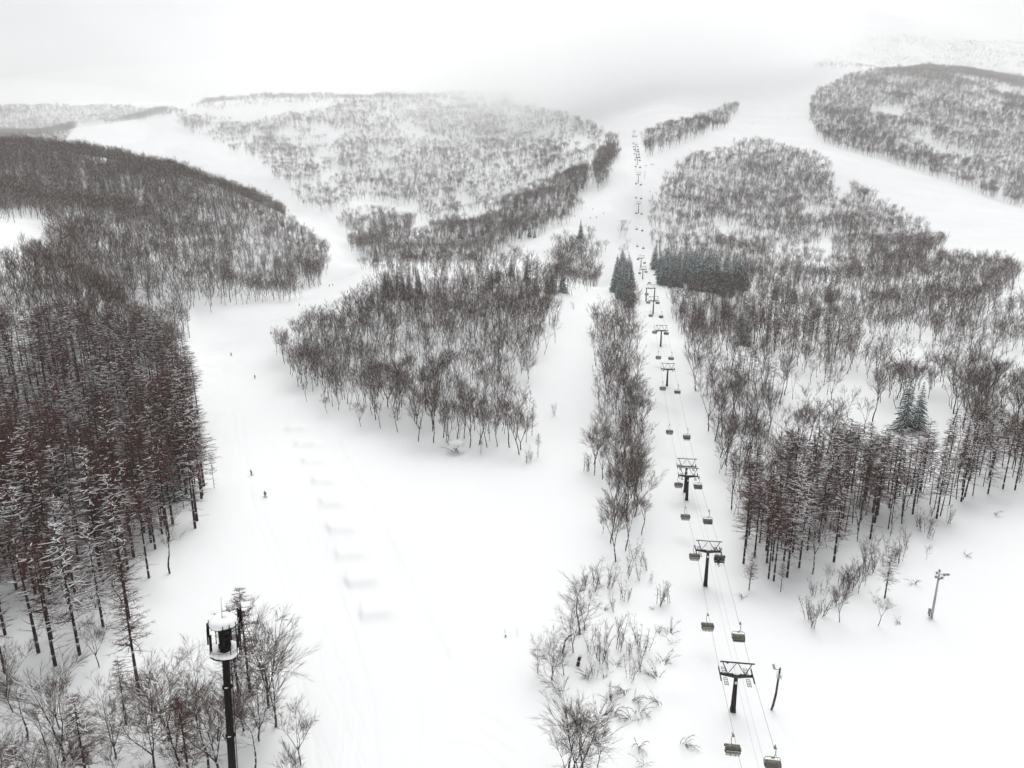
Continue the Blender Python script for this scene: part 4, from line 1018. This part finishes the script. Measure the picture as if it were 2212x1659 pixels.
for side, lst, txt in ((-1, LEFTV, LTXT), (1, RIGHTV, RTXT)):
    for i, v in enumerate(lst):
        Y = line_Y(v, -2.5, side * GAUGE); p = line_pt(Y, side * GAUGE); rz = LRZ if side < 0 else LRZ + math.pi
        far = Y > 470
        way = 'uphill' if side < 0 else 'downhill'
        lab = txt[i] if i < len(txt) else f'tiny {way} chair on the upper lift line ' + ('above the spruce groups' if Y < 720 else 'near the mist')
        grp = f'{way} chairs of the lift'
        if i >= len(txt): grp = f'tiny {way} chairs ' + ('above the spruce groups' if Y < 720 else 'near the mist')
        if far:
            e = obj('lift_chair', CMF, None, (p[0], p[1], rope_z(Y))); e.rotation_euler = (0, 0, rz)
        else:
            e = empty('lift_chair', (p[0], p[1], rope_z(Y)), rz)
            for k, me_ in CM.items():
                if side > 0 and i == 2 and k.startswith('bubble'):           # bubble raised over the rider
                    o = obj(k, me_, e); o.rotation_euler = (1.0, 0, 0); o.location = Vector((0, -.3, -2.5)) - Matrix.Rotation(1.0, 3, 'X') @ Vector((0, -.3, -2.5)); continue
                obj(k, me_, e)
        e.scale = (.93, .93, .93); tag(e, lab, 'lift chair', grp); CH[(side, i)] = e

# ------------------------------------------------------------------ people
def skin_mesh(name, joints, bones, mat, lv=1):
    """one continuous surface grown over connected joints {name: (x, y, z, r)}"""
    bm = bmesh.new(); L = bm.verts.layers.skin.verify(); vs = {}
    for k, q in joints.items():
        v = bm.verts.new(q[:3]); v[L].radius = (q[3], q[4] if len(q) > 4 else q[3]); vs[k] = v
    for a, b in bones: bm.edges.new((vs[a], vs[b]))
    next(iter(vs.values()))[L].use_root = True
    me = bpy.data.meshes.new(name); bm.to_mesh(me); bm.free()
    o = bpy.data.objects.new(name, me); COL.objects.link(o)
    o.modifiers.new('s', 'SKIN'); md = o.modifiers.new('d', 'SUBSURF'); md.levels = lv; md.render_levels = lv
    dg = bpy.context.evaluated_depsgraph_get(); out = bpy.data.meshes.new_from_object(o.evaluated_get(dg)); out.name = name
    bpy.data.objects.remove(o); out.materials.clear(); out.materials.append(M[mat])
    for pl in out.polygons: pl.use_smooth = True
    return out
def person_meshes(pose):
    if pose == 'ski':
        J = dict(pel=(0,0,.88,.14,.11), spine=(0,.06,1.12,.14,.11), chest=(0,.14,1.34,.17,.11), neck=(0,.17,1.48,.06), head=(0,.20,1.60,.10), top=(0,.21,1.70,.07),
                 hl=(-.11,0,.84,.10), kl=(-.16,.20,.50,.075), al=(-.17,.02,.10,.06), fl=(-.17,.18,.05,.05), hr=(.11,0,.84,.10), kr=(.16,.22,.50,.075), ar=(.17,.04,.10,.06), fr=(.17,.20,.05,.05),
                 sl=(-.21,.14,1.36,.08), el=(-.34,.12,1.10,.055), wl=(-.32,.34,.98,.04), tl=(-.31,.42,.95,.04), sr=(.21,.14,1.36,.08), er=(.34,.12,1.10,.055), wr=(.32,.34,.98,.04), tr=(.31,.42,.95,.04))
    elif pose == 'board':
        J = dict(pel=(0,0,.90,.15,.12), spine=(0,.03,1.14,.14,.11), chest=(0,.05,1.36,.17,.11), neck=(0,.06,1.50,.06), head=(.02,.07,1.62,.10), top=(.02,.08,1.72,.07),
                 hl=(-.12,0,.86,.10), kl=(-.22,.08,.48,.075), al=(-.27,0,.12,.06), fl=(-.28,.12,.06,.05), hr=(.12,0,.86,.10), kr=(.22,.08,.48,.075), ar=(.27,0,.12,.06), fr=(.28,.12,.06,.05),
                 sl=(-.21,.05,1.38,.08), el=(-.33,.02,1.12,.055), wl=(-.36,.12,.88,.04), tl=(-.36,.16,.80,.04), sr=(.21,.05,1.38,.08), er=(.33,.02,1.12,.055), wr=(.36,.12,.88,.04), tr=(.36,.16,.80,.04))
    else:
        J = dict(pel=(0,0,.10,.15,.12), spine=(0,-.02,.34,.14,.11), chest=(0,-.03,.56,.17,.11), neck=(0,-.01,.70,.06), head=(0,.02,.82,.10), top=(0,.03,.92,.07),
                 hl=(-.10,.06,.10,.10), kl=(-.12,.46,.10,.075), al=(-.12,.50,-.34,.06), fl=(-.12,.64,-.40,.05), hr=(.10,.06,.10,.10), kr=(.12,.46,.10,.075), ar=(.12,.50,-.34,.06), fr=(.12,.64,-.40,.05),
                 sl=(-.21,-.03,.56,.08), el=(-.27,.06,.30,.055), wl=(-.20,.30,.26,.04), tl=(-.17,.37,.26,.04), sr=(.21,-.03,.56,.08), er=(.27,.06,.30,.055), wr=(.20,.30,.26,.04), tr=(.17,.37,.26,.04))
    B = [('pel','spine'),('spine','chest'),('chest','neck'),('neck','head'),('head','top'),('pel','hl'),('hl','kl'),('kl','al'),('al','fl'),('pel','hr'),('hr','kr'),('kr','ar'),('ar','fr'),
         ('chest','sl'),('sl','el'),('el','wl'),('wl','tl'),('chest','sr'),('sr','er'),('er','wr'),('wr','tr')]
    grow = lambda ks, d: {k: (*J[k][:3], *[r + d for r in J[k][3:]]) for k in ks}
    body = skin_mesh('body', J, B, 'skin')
    kt = ['pel','spine','chest','sl','el','wl','sr','er','wr']; kb = ['pel','hl','kl','al','hr','kr','ar']
    jack = skin_mesh('jacket', grow(kt, .03), [b for b in B if b[0] in kt and b[1] in kt], 'jacketdark'); jack2 = jack.copy(); jack2.materials.clear(); jack2.materials.append(M['jacketgrey'])
    tro = skin_mesh('trousers', grow(kb, .025), [b for b in B if b[0] in kb and b[1] in kb], 'trousers')
    hd = J['head']; g = Geo(); g.blob((hd[0], hd[1] - .015, hd[2] + .045), (.125, .14, .12), 0, 10, 1, .0); hel = g.mesh('helmet', [M['trousers']], True)
    g = Geo(); g.box((hd[0], hd[1] + .115, hd[2] + .01), (.16, .05, .07)); gog = g.mesh('goggles', [M['bubbledark']])
    g = Geo()
    for k in ('fl', 'fr'): g.box((J[k][0], J[k][1] - .07, J[k][2] + .04), (.12, .30, .16))
    boots = g.mesh('boots', [M['ski']])
    return dict(body=body, jacket=jack, jacket2=jack2, trousers=tro, helmet=hel, goggles=gog, J=J)
PM = {p: person_meshes(p) for p in ('ski', 'board', 'sit')}
g = Geo(); g.add([(-.05,-.8,0),(.05,-.8,0),(.05,.85,0),(-.05,.85,0),(-.05,-.8,.03),(.05,-.8,.03),(.05,.85,.03),(-.05,.85,.03),(-.04,1.02,.12),(.04,1.02,.12),(-.04,1.02,.14),(.04,1.02,.14)],
      [[3,2,1,0],[4,5,6,7],[0,1,5,4],[1,2,6,5],[3,0,4,7],[2,3,8,9],[6,11,10,7],[2,9,11,6],[3,7,10,8],[8,10,11,9]], 0); SKIM = g.mesh('ski', [M['ski']])
g = Geo(); g.box((0, 0, .015), (1.15, .26, .03)); g.box((-.64, 0, .05), (.18, .22, .03), 0, Matrix.Rotation(.35, 4, 'Y')); g.box((.64, 0, .05), (.18, .22, .03), 0, Matrix.Rotation(-.35, 4, 'Y')); SBM = g.mesh('snowboard', [M['ski']])
def person(pose, loc, rz, label, group, grey=False, pole=True):
    e = empty('person', loc, rz); pm = PM[pose]; J = pm['J']
    obj('body', pm['body'], e); obj('jacket', pm['jacket2' if grey else 'jacket'], e); obj('trousers', pm['trousers'], e)
    h = obj('helmet', pm['helmet'], e); obj('goggles', pm['goggles'], h)
    if pose == 'board': o = obj('snowboard', SBM, e); o.location = (0, .05, .0)
    else:
        for k in ('fl', 'fr'): o = obj('ski', SKIM, e); o.location = (J[k][0], J[k][1] - .05, J[k][2] - .06)
    tag(e, label, 'person', group); return e
PEOPLE = [(573.4,1074,'board',2.9,1,'person in a grey jacket on a snowboard, nearest on the left piste'),(544,1027,'ski',2.4,0,'skier in dark clothes leaning into a turn beside the nearest snowboarder'),
 (551,818,'ski',.4,0,'small dark skier crouching half way up the left piste'),(500,769,'ski',2.8,0,'dark skier nearest the upper corner of the left larches'),(585.7,723,'ski',3.3,0,'dark skier on the wide piste bend left of the knoll'),
 (646.7,661,'ski',3.0,1,'skier where the piste narrows above the knoll'),(711.7,619,'ski',2.6,0,'left one of two tiny skiers at the foot of the dark hill'),(719,617,'ski',3.4,1,'right one of two tiny skiers at the foot of the dark hill'),
 (751,633,'ski',3.0,0,'tiny crouching skier beside the upper left edge of the knoll'),(1280.7,454,'ski',3.0,0,'tiny skier highest left on the snow lane under the ridge strip'),(1242,469,'ski',2.5,0,'tiny skier close to the ridge wood edge'),
 (1275.7,473,'ski',2.8,0,'tiny skier, left of a pair on the snow lane'),(1288,472,'ski',3.2,0,'tiny skier, right of a pair on the snow lane'),(1304,463,'ski',3.2,1,'tiny skier nearest the lift on the snow lane'),
 (1404,416,'ski',3.2,0,'tiny skier on the slope under the lift chairs'),(1667,245,'ski',3.2,0,'tiny skier, middle one on the misty snow apron'),(1704,259,'ski',3.2,0,'tiny skier, right one on the misty snow apron'),(1624.7,267,'ski',3.2,0,'tiny skier, left one on the misty snow apron')]
for (u, v, pose, rz, gr, lab) in PEOPLE:
    x, y, t = ground_at(u, v); person(pose, (x, y, H(x, y) + .02), rz, lab, 'people on the pistes', gr)
def rider(key, xs, labs):
    ch = CH[key]
    for xx, lab in zip(xs, labs):
        q = ch.matrix_basis @ Vector((xx, .05, -3.10)); person('sit', q, ch.rotation_euler.z, lab, 'riders on the lift')
rider((1, 2), [.25], ['rider in dark clothes alone on the chair at the larch corner tower'])
rider((1, 5), [-.8, -.27, .27, .8], ['outermost right rider on the full chair above the larch corner', 'inner right rider on the full chair above the larch corner', 'inner left rider on the full chair above the larch corner', 'outermost left rider on the full chair above the larch corner'])
rider((1, 9), [-.27, .3], ['right rider on the chair below the tower nearest the portal', 'left rider on the chair below the tower nearest the portal'])

# ------------------------------------------------------------------ mast
mx, my, mzt = P3(476, 1352, 69.0)
bx, by = mx - .049 * 40, my; bz = H(bx, by); MH = mzt - bz
MS = .86; MH /= MS
mast = empty('antenna_mast', (bx, by, bz), math.atan2(-bx, by)); mast.scale = (MS,) * 3; mast.rotation_euler = (0, .049, math.atan2(-bx, by))
tag(mast, 'tall dark brown antenna mast with two snow covered round platforms', 'antenna mast')
# local frame: x right of view, -y to the camera
g = Geo(); g.line([(0, 0, -1), (0, 0, MH * .45), (0, 0, MH - .3)], [.56, .47, .38], 20); 
col_ = obj('column', g.mesh('column', [M['mast']], True), mast)
for zf in (8.6, 15.2, 22, 29): 
    g = Geo(); g.tubes([(0, 0, MH - zf - .12)], [(0, 0, MH - zf + .12)], .56, .56, 20, 0, True); o = obj('flange', g.mesh('flange', [M['mast']], False), col_)
    g = Geo(); g.blob((-.12, -.34, MH - zf + .16), (.22, .16, .08), 0, 8, int(zf)); obj('snow_clump', g.mesh('snow_clump', [M['snowcap']], True), o)
LZ = MH - 4.05
def ring(z, R, rt, n=28): 
    a = np.linspace(0, 2 * math.pi, n + 1); P_ = np.stack([R * np.cos(a), R * np.sin(a), np.full(n + 1, z)], 1); return P_
def disc(R, z0, z1, n=28, hole=0.0):
    g = Geo(); a = np.arange(n) * 2 * math.pi / n
    v = [(R * math.cos(t), R * math.sin(t), z) for z in (z0, z1) for t in a] + [(hole * math.cos(t), hole * math.sin(t), z) for z in (z0, z1) for t in a]
    f = []
    for j in range(n):
        k = (j + 1) % n; f += [[j, k, n + k, n + j], [2*n + k, 2*n + j, 3*n + j, 3*n + k], [n + j, n + k, 3*n + k, 3*n + j], [k, j, 2*n + j, 2*n + k]]
    g.add(v, f, 0); return g
def snowpad(R, z, hgt, hole=0.0, seed=1, n=26):
    rg = np.random.default_rng(seed); g = Geo(); prof = [(1.0, -.02), (1.06, .2), (1.07, .5), (1.0, .8), (.86, .97), (.5, 1.03)]
    q = 1 + .045 * np.sin(np.arange(n) * 2 * math.pi / n * 3 + seed) + .02 * rg.normal(size=n)
    v = []; f = []
    pr = [(hole + (R - hole) * a, z + hgt * b) for a, b in prof] + [(max(hole, .02), z + hgt * (1.04 if hole == 0 else .55)), (max(hole, .02), z)]
    for (rr, zz) in pr:
        for j in range(n):
            t = 2 * math.pi * j / n; w = q[j] if rr > R * .6 else 1; v.append((rr * w * math.cos(t), rr * w * math.sin(t), zz + (rg.normal() * .015 if rr > R * .3 else 0)))
    m = len(pr)
    for i in range(m - 1):
        for j in range(n): f.append([i * n + j, i * n + (j + 1) % n, (i + 1) * n + (j + 1) % n, (i + 1) * n + j])
    for j in range(n): f.append([(m - 1) * n + j, (m - 1) * n + (j + 1) % n, (j + 1) % n, j])
    g.add(v, f, 0); return g
up_ = obj('upper_platform', disc(1.42, MH - .42, MH - .34).mesh('upper_platform', [M['mast']]), mast)
g = Geo()
for k in range(6): a = k * math.pi / 3; strut(g, (.3 * math.cos(a), .3 * math.sin(a), MH - .5), (1.4 * math.cos(a), 1.4 * math.sin(a), MH - .45), .05)
P_ = ring(MH - .40, 1.45, .05); g.tubes(P_[:-1], P_[1:], .055, .055, 6); obj('platform_frame', g.mesh('platform_frame', [M['mast']]), up_)
obj('snow_cap', snowpad(1.46, MH - .33, .66, 0, 3).mesh('snow_cap', [M['snowcap']], True), up_)
lo_ = obj('lower_platform', disc(1.5, LZ - .08, LZ, hole=.42).mesh('lower_platform', [M['mast']]), mast)
g = Geo()
for zz, rr in ((LZ + .75, 1.52), (LZ - .05, 1.55)): P_ = ring(zz, rr, .03); g.tubes(P_[:-1], P_[1:],   .018 if zz > LZ else .07, .018 if zz > LZ else .07, 6)
for k in range(12): a = k * math.pi / 6; strut(g, (1.52 * math.cos(a), 1.52 * math.sin(a), LZ), (1.52 * math.cos(a), 1.52 * math.sin(a), LZ + .75), .014)
for k in range(6): a = k * math.pi / 3 + .3; strut(g, (.4 * math.cos(a), .4 * math.sin(a), LZ - .6), (1.45 * math.cos(a), 1.45 * math.sin(a), LZ - .1), .05)
obj('guard_rail', g.mesh('guard_rail', [M['mast']]), lo_)
obj('snow_ring', snowpad(1.56, LZ + .01, .55, .6, 5).mesh('snow_ring', [M['snowcap']], True), lo_)
g = Geo(); g.line([(-.1, 0, MH - .4), (-.1, 0, MH + .9)], .035, 6); g.line([(-.1, 0, MH + .9), (-.1, 0, MH + 3.0)], [.022, .012], 6); obj('lightning_rod', g.mesh('lightning_rod', [M['mast']]), mast)
for dz, w_, hh in ((1.05, 1.25, 1.0), (2.15, 1.1, .9), (3.1, 1.4, .6)):
    g = Geo(); 
    for k in range(4): a = k * math.pi / 2 + .4; g.box((.33 * math.cos(a), .33 * math.sin(a), MH - dz), (.42 * w_, .42 * w_, hh), 0, Matrix.Rotation(a, 4, 'Z'))
    obj('radio_unit', g.mesh('radio_unit', [M['mast']]), mast)
# antennas: vertical pipes between the platforms with panels on them
for (ph, R, z0, z1, pz, pl, wd) in ((192, 1.62, -4.2, -.1, -1.4, 1.9, .20), (212, 1.66, -3.0, -.9, -1.9, 2.0, .16), (262, 1.5, -3.2, .15, -1.2, 1.7, .22), (288, 1.55, -4.4, .2, -.9, 1.5, .30),
        (335, 1.62, -4.1, .9, -1.5, 1.9, .20), (352, 1.7, -4.3, 1.0, -.4, 1.8, .22), (8, 1.72, -3.8, .9, .1, 1.6, .2), (25, 1.75, -3.6, .8, -.3, 1.7, .2), (318, 1.6, -4.5, .2, -2.2, 1.6, .16), (60, 1.6, -3.8, .3, -1, 1.8, .2), (120, 1.6, -3.8, .3, -1, 1.8, .2), (160, 1.62, -3.6, .1, -1.2, 1.8, .2)):
    a = math.radians(ph); cx0, cy0 = math.cos(a), math.sin(a)
    g = Geo(); strut(g, (R * cx0, R * cy0, MH + z0), (R * cx0, R * cy0, MH + z1), .048, 7)
    for zz in (-.4, -3.9): strut(g, (1.35 * cx0, 1.35 * cy0, MH + zz), (R * cx0, R * cy0, MH + zz), .035)
    pp = obj('antenna_pipe', g.mesh('antenna_pipe', [M['mast']]), mast)
    g = Geo(); g.box(((R + .16) * cx0, (R + .16) * cy0, MH + pz), (.13, wd, pl), 0, Matrix.Rotation(a, 4, 'Z')); obj('antenna_panel', g.mesh('antenna_panel', [M['mast']]), pp)
g = Geo(); lx = .62
for dy in (-.2, .2): strut(g, (lx, dy - .15, 0), (lx - .06, dy - .15, MH - .4), .028)
for k in range(int((MH - 1) / .42)): strut(g, (lx - .0015 * k, -.35, .5 + k * .42), (lx - .0015 * k, .05, .5 + k * .42), .018)
for k in range(int(MH / 2.5)): strut(g, (.3, -.15, 1 + k * 2.5), (lx, -.15, 1 + k * 2.5), .025)
obj('ladder', g.mesh('ladder', [M['mast']]), mast)

# ------------------------------------------------------------------ poles
x, y, t = ground_at(2012, 1336); e = empty('floodlight_mast', (x, y, H(x, y)), math.atan2(-x, y)); tag(e, 'tall grey floodlight mast alone on the empty right snowfield', 'floodlight')
g = Geo(); g.line([(0, 0, -.5), (0, 0, 5), (0, 0, 9.6)], [.24, .20, .15], 12); obj('pole', g.mesh('pole', [M['galv']], True), e)
g = Geo()
for zz in (9.1, 9.8): strut(g, (-.5, 0, zz), (.9, .3, zz), .05); strut(g, (-.5, .6, zz), (.9, -.5, zz), .04)
strut(g, (0, 0, 9.4), (0, 0, 10.3), .09, 8); obj('lamp_bracket', g.mesh('lamp_bracket', [M['galv']]), e)
for (px, py, pz, ry) in ((-.5, -.1, 9.1, -.5), (-.45, .1, 9.9, -.3), (-.05, .1, 10.55, 0), (.55, -.2, 9.25, .8), (.95, .1, 9.9, 1.0), (1.45, .2, 10.05, 1.1), (.15, -.3, 9.0, .4)):
    g = Geo(); g.box((px, py, pz), (.42, .38, .5), 0, Matrix.Rotation(ry, 4, 'Y'), .65); 
    if px > 1.2 or px > .9: strut(g, (.4, .1, pz - .1), (px, py, pz), .03)
    L_ = obj('floodlight_head', g.mesh('floodlight_head', [M['box']]), e)
    g = Geo(); g.blob((px, py, pz + .27), (.24, .2, .1), 0, 8, 4); obj('snow_cap', g.mesh('snow_cap', [M['snowcap']], True), L_)
g = Geo(); g.box((-.52, .1, 1.25), (.5, .5, 1.1)); cb = obj('control_cabinet', g.mesh('control_cabinet', [M['box']]), e)
g = Geo(); g.box((-.45, .05, .5), (.25, .3, .5)); obj('cabinet_stand', g.mesh('cabinet_stand', [M['column']]), cb)

x, y, t = ground_at(1669, 1534); e = empty('utility_pole', (x, y, H(x, y)), math.atan2(-x, y)); tag(e, 'crooked brown wooden pole with a box and a lamp beside the nearest lift tower', 'pole')
g = Geo(); g.line([(-.25, 0, -.3), (.0, 0, 1.0), (.22, 0, 3.2), (.30, 0, 6.0), (.42, 0, 8.1)], [.16, .19, .18, .16, .13], 9); obj('pole', g.mesh('pole', [M['wood']], True), e)
g = Geo(); g.line([(.42, 0, 7.75), (-.15, -.1, 7.75), (-.6, -.1, 7.65)], .05, 6); br_ = obj('lamp_arm', g.mesh('lamp_arm', [M['wood']]), e)
g = Geo(); g.box((-.55, -.1, 8.15), (.34, .3, .75), 0, Matrix.Rotation(-.3, 4, 'Y')); obj('lamp_head', g.mesh('lamp_head', [M['galv']]), br_)
g = Geo()
for dx in (-.35, .45):
    for dz in (6.3, 7.1): strut(g, (.35 + dx, -.35, dz), (.35 + dx, .35, dz), .03)
for dz in (6.3, 7.1):
    for yy in (-.35, .35): strut(g, (0, yy, dz), (.8, yy, dz), .03)
    
for dx in (-.35, .45):
    for yy in (-.35, .35): strut(g, (.35 + dx, yy, 6.3), (.35 + dx, yy, 7.1), .03)
obj('cage', g.mesh('cage', [M['galv']]), e)
g = Geo(); g.tubes([(.4, -.25, 6.75)], [(.4, -.5, 6.75)], .28, .3, 14, 0, True); obj('loudspeaker', g.mesh('loudspeaker', [M['galv']]), e)

for (u, v, h, lab) in ((1091, 1376, 1.7, 'thin dark marker pole with a snowy box at its foot on the bare piste'), (1117, 1376, 1.7, 'faint thin marker pole right of the other on the bare piste')):
    x, y, t = ground_at(u, v); e = empty('marker_pole', (x, y, H(x, y))); tag(e, lab, 'marker pole')
    g = Geo(); strut(g, (0, 0, -.2), (0, 0, h), .03, 6); obj('pole', g.mesh('pole', [M['steel'] if u < 1100 else M['galv']]), e)
    if u < 1100: g = Geo(); g.box((.12, 0, .15), (.3, .3, .35)); obj('box', g.mesh('box', [M['box']]), e)
x, y, t = ground_at(1392.6, 386); e = empty('light_pole', (x, y, H(x, y))); tag(e, 'small dark light pole beside the upper lift line', 'light pole')
g = Geo(); g.line([(0, 0, -.3), (0, 0, 8)], [.2, .12], 8); obj('pole', g.mesh('pole', [M['steel']]), e); g = Geo(); g.box((0, 0, 8.1), (.7, .4, .4)); obj('lamp_head', g.mesh('lamp_head', [M['box']]), e)
for (u, v, lab) in ((1396, 359, 'short dark strip of slope fence nearer the upper lift'), (1411, 357, 'short dark strip of slope fence farther from the upper lift')):
    x, y, t = ground_at(u, v); e = empty('slope_fence', (x, y, H(x, y)), .6); tag(e, lab, 'fence')
    for k in range(5): g = Geo(); strut(g, (k * 2.0 - 4, .15 * k * k, -.2), (k * 2.0 - 4, .15 * k * k, 1.5), .05, 5); obj('post', g.mesh('post', [M['steel']]), e)
    g = Geo()
    for k in range(4): 
        for zz in (.4, .8, 1.2): strut(g, (k * 2.0 - 4, .15 * k * k, zz), (k * 2.0 - 2, .15 * (k + 1) ** 2, zz), .06)
    obj('netting', g.mesh('netting', [M['steel']]), e)

# ------------------------------------------------------------------ light, air, sky
w = bpy.data.worlds.new('World'); SC.world = w; w.use_nodes = True
nt = w.node_tree; bg = nt.nodes['Background']
SUN_EL, SUN_AZ = math.radians(52), math.radians(12)     # sun behind the cloud, ahead of the camera and a little to the right
sky = N(nt, 'ShaderNodeTexSky', sky_type='NISHITA'); sky.sun_disc = False
sky.sun_elevation = SUN_EL; sky.sun_rotation = SUN_AZ; sky.dust_density = 3.0; sky.air_density = 1.0
hs = N(nt, 'ShaderNodeHueSaturation'); hs.inputs['Saturation'].default_value = .06
nt.links.new(sky.outputs[0], hs.inputs['Color']); # soft uneven cloud cover
tcw = N(nt, 'ShaderNodeTexCoord'); nw = N(nt, 'ShaderNodeTexNoise'); nw.inputs['Scale'].default_value = 2.6; nw.inputs['Detail'].default_value = 5; nw.inputs['Roughness'].default_value = .45
mpw = N(nt, 'ShaderNodeMapping'); mpw.inputs['Scale'].default_value = (1, 1, 2.2); nt.links.new(tcw.outputs['Generated'], mpw.inputs['Vector']); nt.links.new(mpw.outputs[0], nw.inputs['Vector'])
mrw = N(nt, 'ShaderNodeMapRange'); mrw.inputs['From Min'].default_value = .3; mrw.inputs['From Max'].default_value = .7; mrw.inputs['To Min'].default_value = .78; mrw.inputs['To Max'].default_value = 1.08
nt.links.new(nw.outputs['Fac'], mrw.inputs['Value'])
mw = N(nt, 'ShaderNodeVectorMath', operation='SCALE'); nt.links.new(hs.outputs[0], mw.inputs[0]); nt.links.new(mrw.outputs[0], mw.inputs['Scale'])
nt.links.new(mw.outputs[0], bg.inputs['Color'])
bg.inputs['Strength'].default_value = .12
sd = bpy.data.lights.new('sun', 'SUN'); sd.energy = 1.2; sd.angle = math.radians(65); sd.color = (1, .985, .96)
so = bpy.data.objects.new('sun', sd); COL.objects.link(so)
sdir = Vector((math.sin(SUN_AZ) * math.cos(SUN_EL), math.cos(SUN_AZ) * math.cos(SUN_EL), math.sin(SUN_EL)))
so.rotation_euler = sdir.to_track_quat('Z', 'Y').to_euler()

def volmat(name, dens, col=(.97, .975, .98), aniso=.0):
    m = bpy.data.materials.new(name); m.use_nodes = True; nt = m.node_tree
    nt.nodes.remove(nt.nodes['Principled BSDF'])
    v = N(nt, 'ShaderNodeVolumePrincipled'); v.inputs['Color'].default_value = (*col, 1); v.inputs['Density'].default_value = dens
    v.inputs['Anisotropy'].default_value = aniso
    nt.links.new(v.outputs[0], nt.nodes['Material Output'].inputs['Volume']); return m
g = Geo(); g.box((0, 0, 545), (8800, 8800, 1110), 0)
hz = obj('haze', g.mesh('haze', [volmat('haze_air', .00013)])); tag(hz, kind='stuff')
def mist(name, u, v, t, r, dens, rot=0.0, label=None):
    x, y, z = P3(u, v, t)
    g = Geo(); g.blob((0, 0, 0), (1, 1, 1), 0, 28, 1, 0)
    o = obj('mist_bank', g.mesh('mist_bank', [volmat('mist_air', dens, (.995, .995, .995), .4)], True), None, (x, y, z)); o.scale = r; o.rotation_euler = (0, 0, rot)
    tag(o, label, 'mist', None, 'stuff')
for (u, v, t, r, d, rot) in (
    (1330, 120, 1800, (520, 420, 190), .0014, -.15),
    (1530, 80, 1900, (380, 400, 300), .0014, 0),
    (1180, 140, 1950, (480, 300, 120), .0012, -.1),
    (1480, 190, 1550, (280, 240, 100), .0012, 0),
    (1250, 225, 1550, (280, 180, 60), .0009, -.1),
    (1270, 238, 1500, (430, 260, 70), .0009, -.1),
    (1380, 30, 2500, (560, 500, 400), .0010, 0),
    (1330, 110, 1800, (640, 450, 230), .0007, -.1),
    (820, 330, 1500, (1100, 480, 170), .0006, 0),
    (2000, 250, 1450, (700, 450, 230), .00045, 0),
    (20, 212, 2000, (420, 260, 40), .0010, 0),
): mist('mist', u, v, t, r, d, rot)


SC.view_settings.view_transform = 'Standard'; SC.view_settings.look = 'None'; SC.view_settings.gamma = 1; SC.view_settings.exposure = 0.43
SC.render.engine = 'CYCLES'
c = SC.cycles
c.use_denoising = True; c.denoiser = 'OPENIMAGEDENOISE'
c.max_bounces = 32; c.diffuse_bounces = 3; c.glossy_bounces = 2; c.transmission_bounces = 2; c.volume_bounces = 32; c.transparent_max_bounces = 8
c.use_adaptive_sampling = True; c.adaptive_threshold = .01; c.caustics_reflective = False; c.caustics_refractive = False
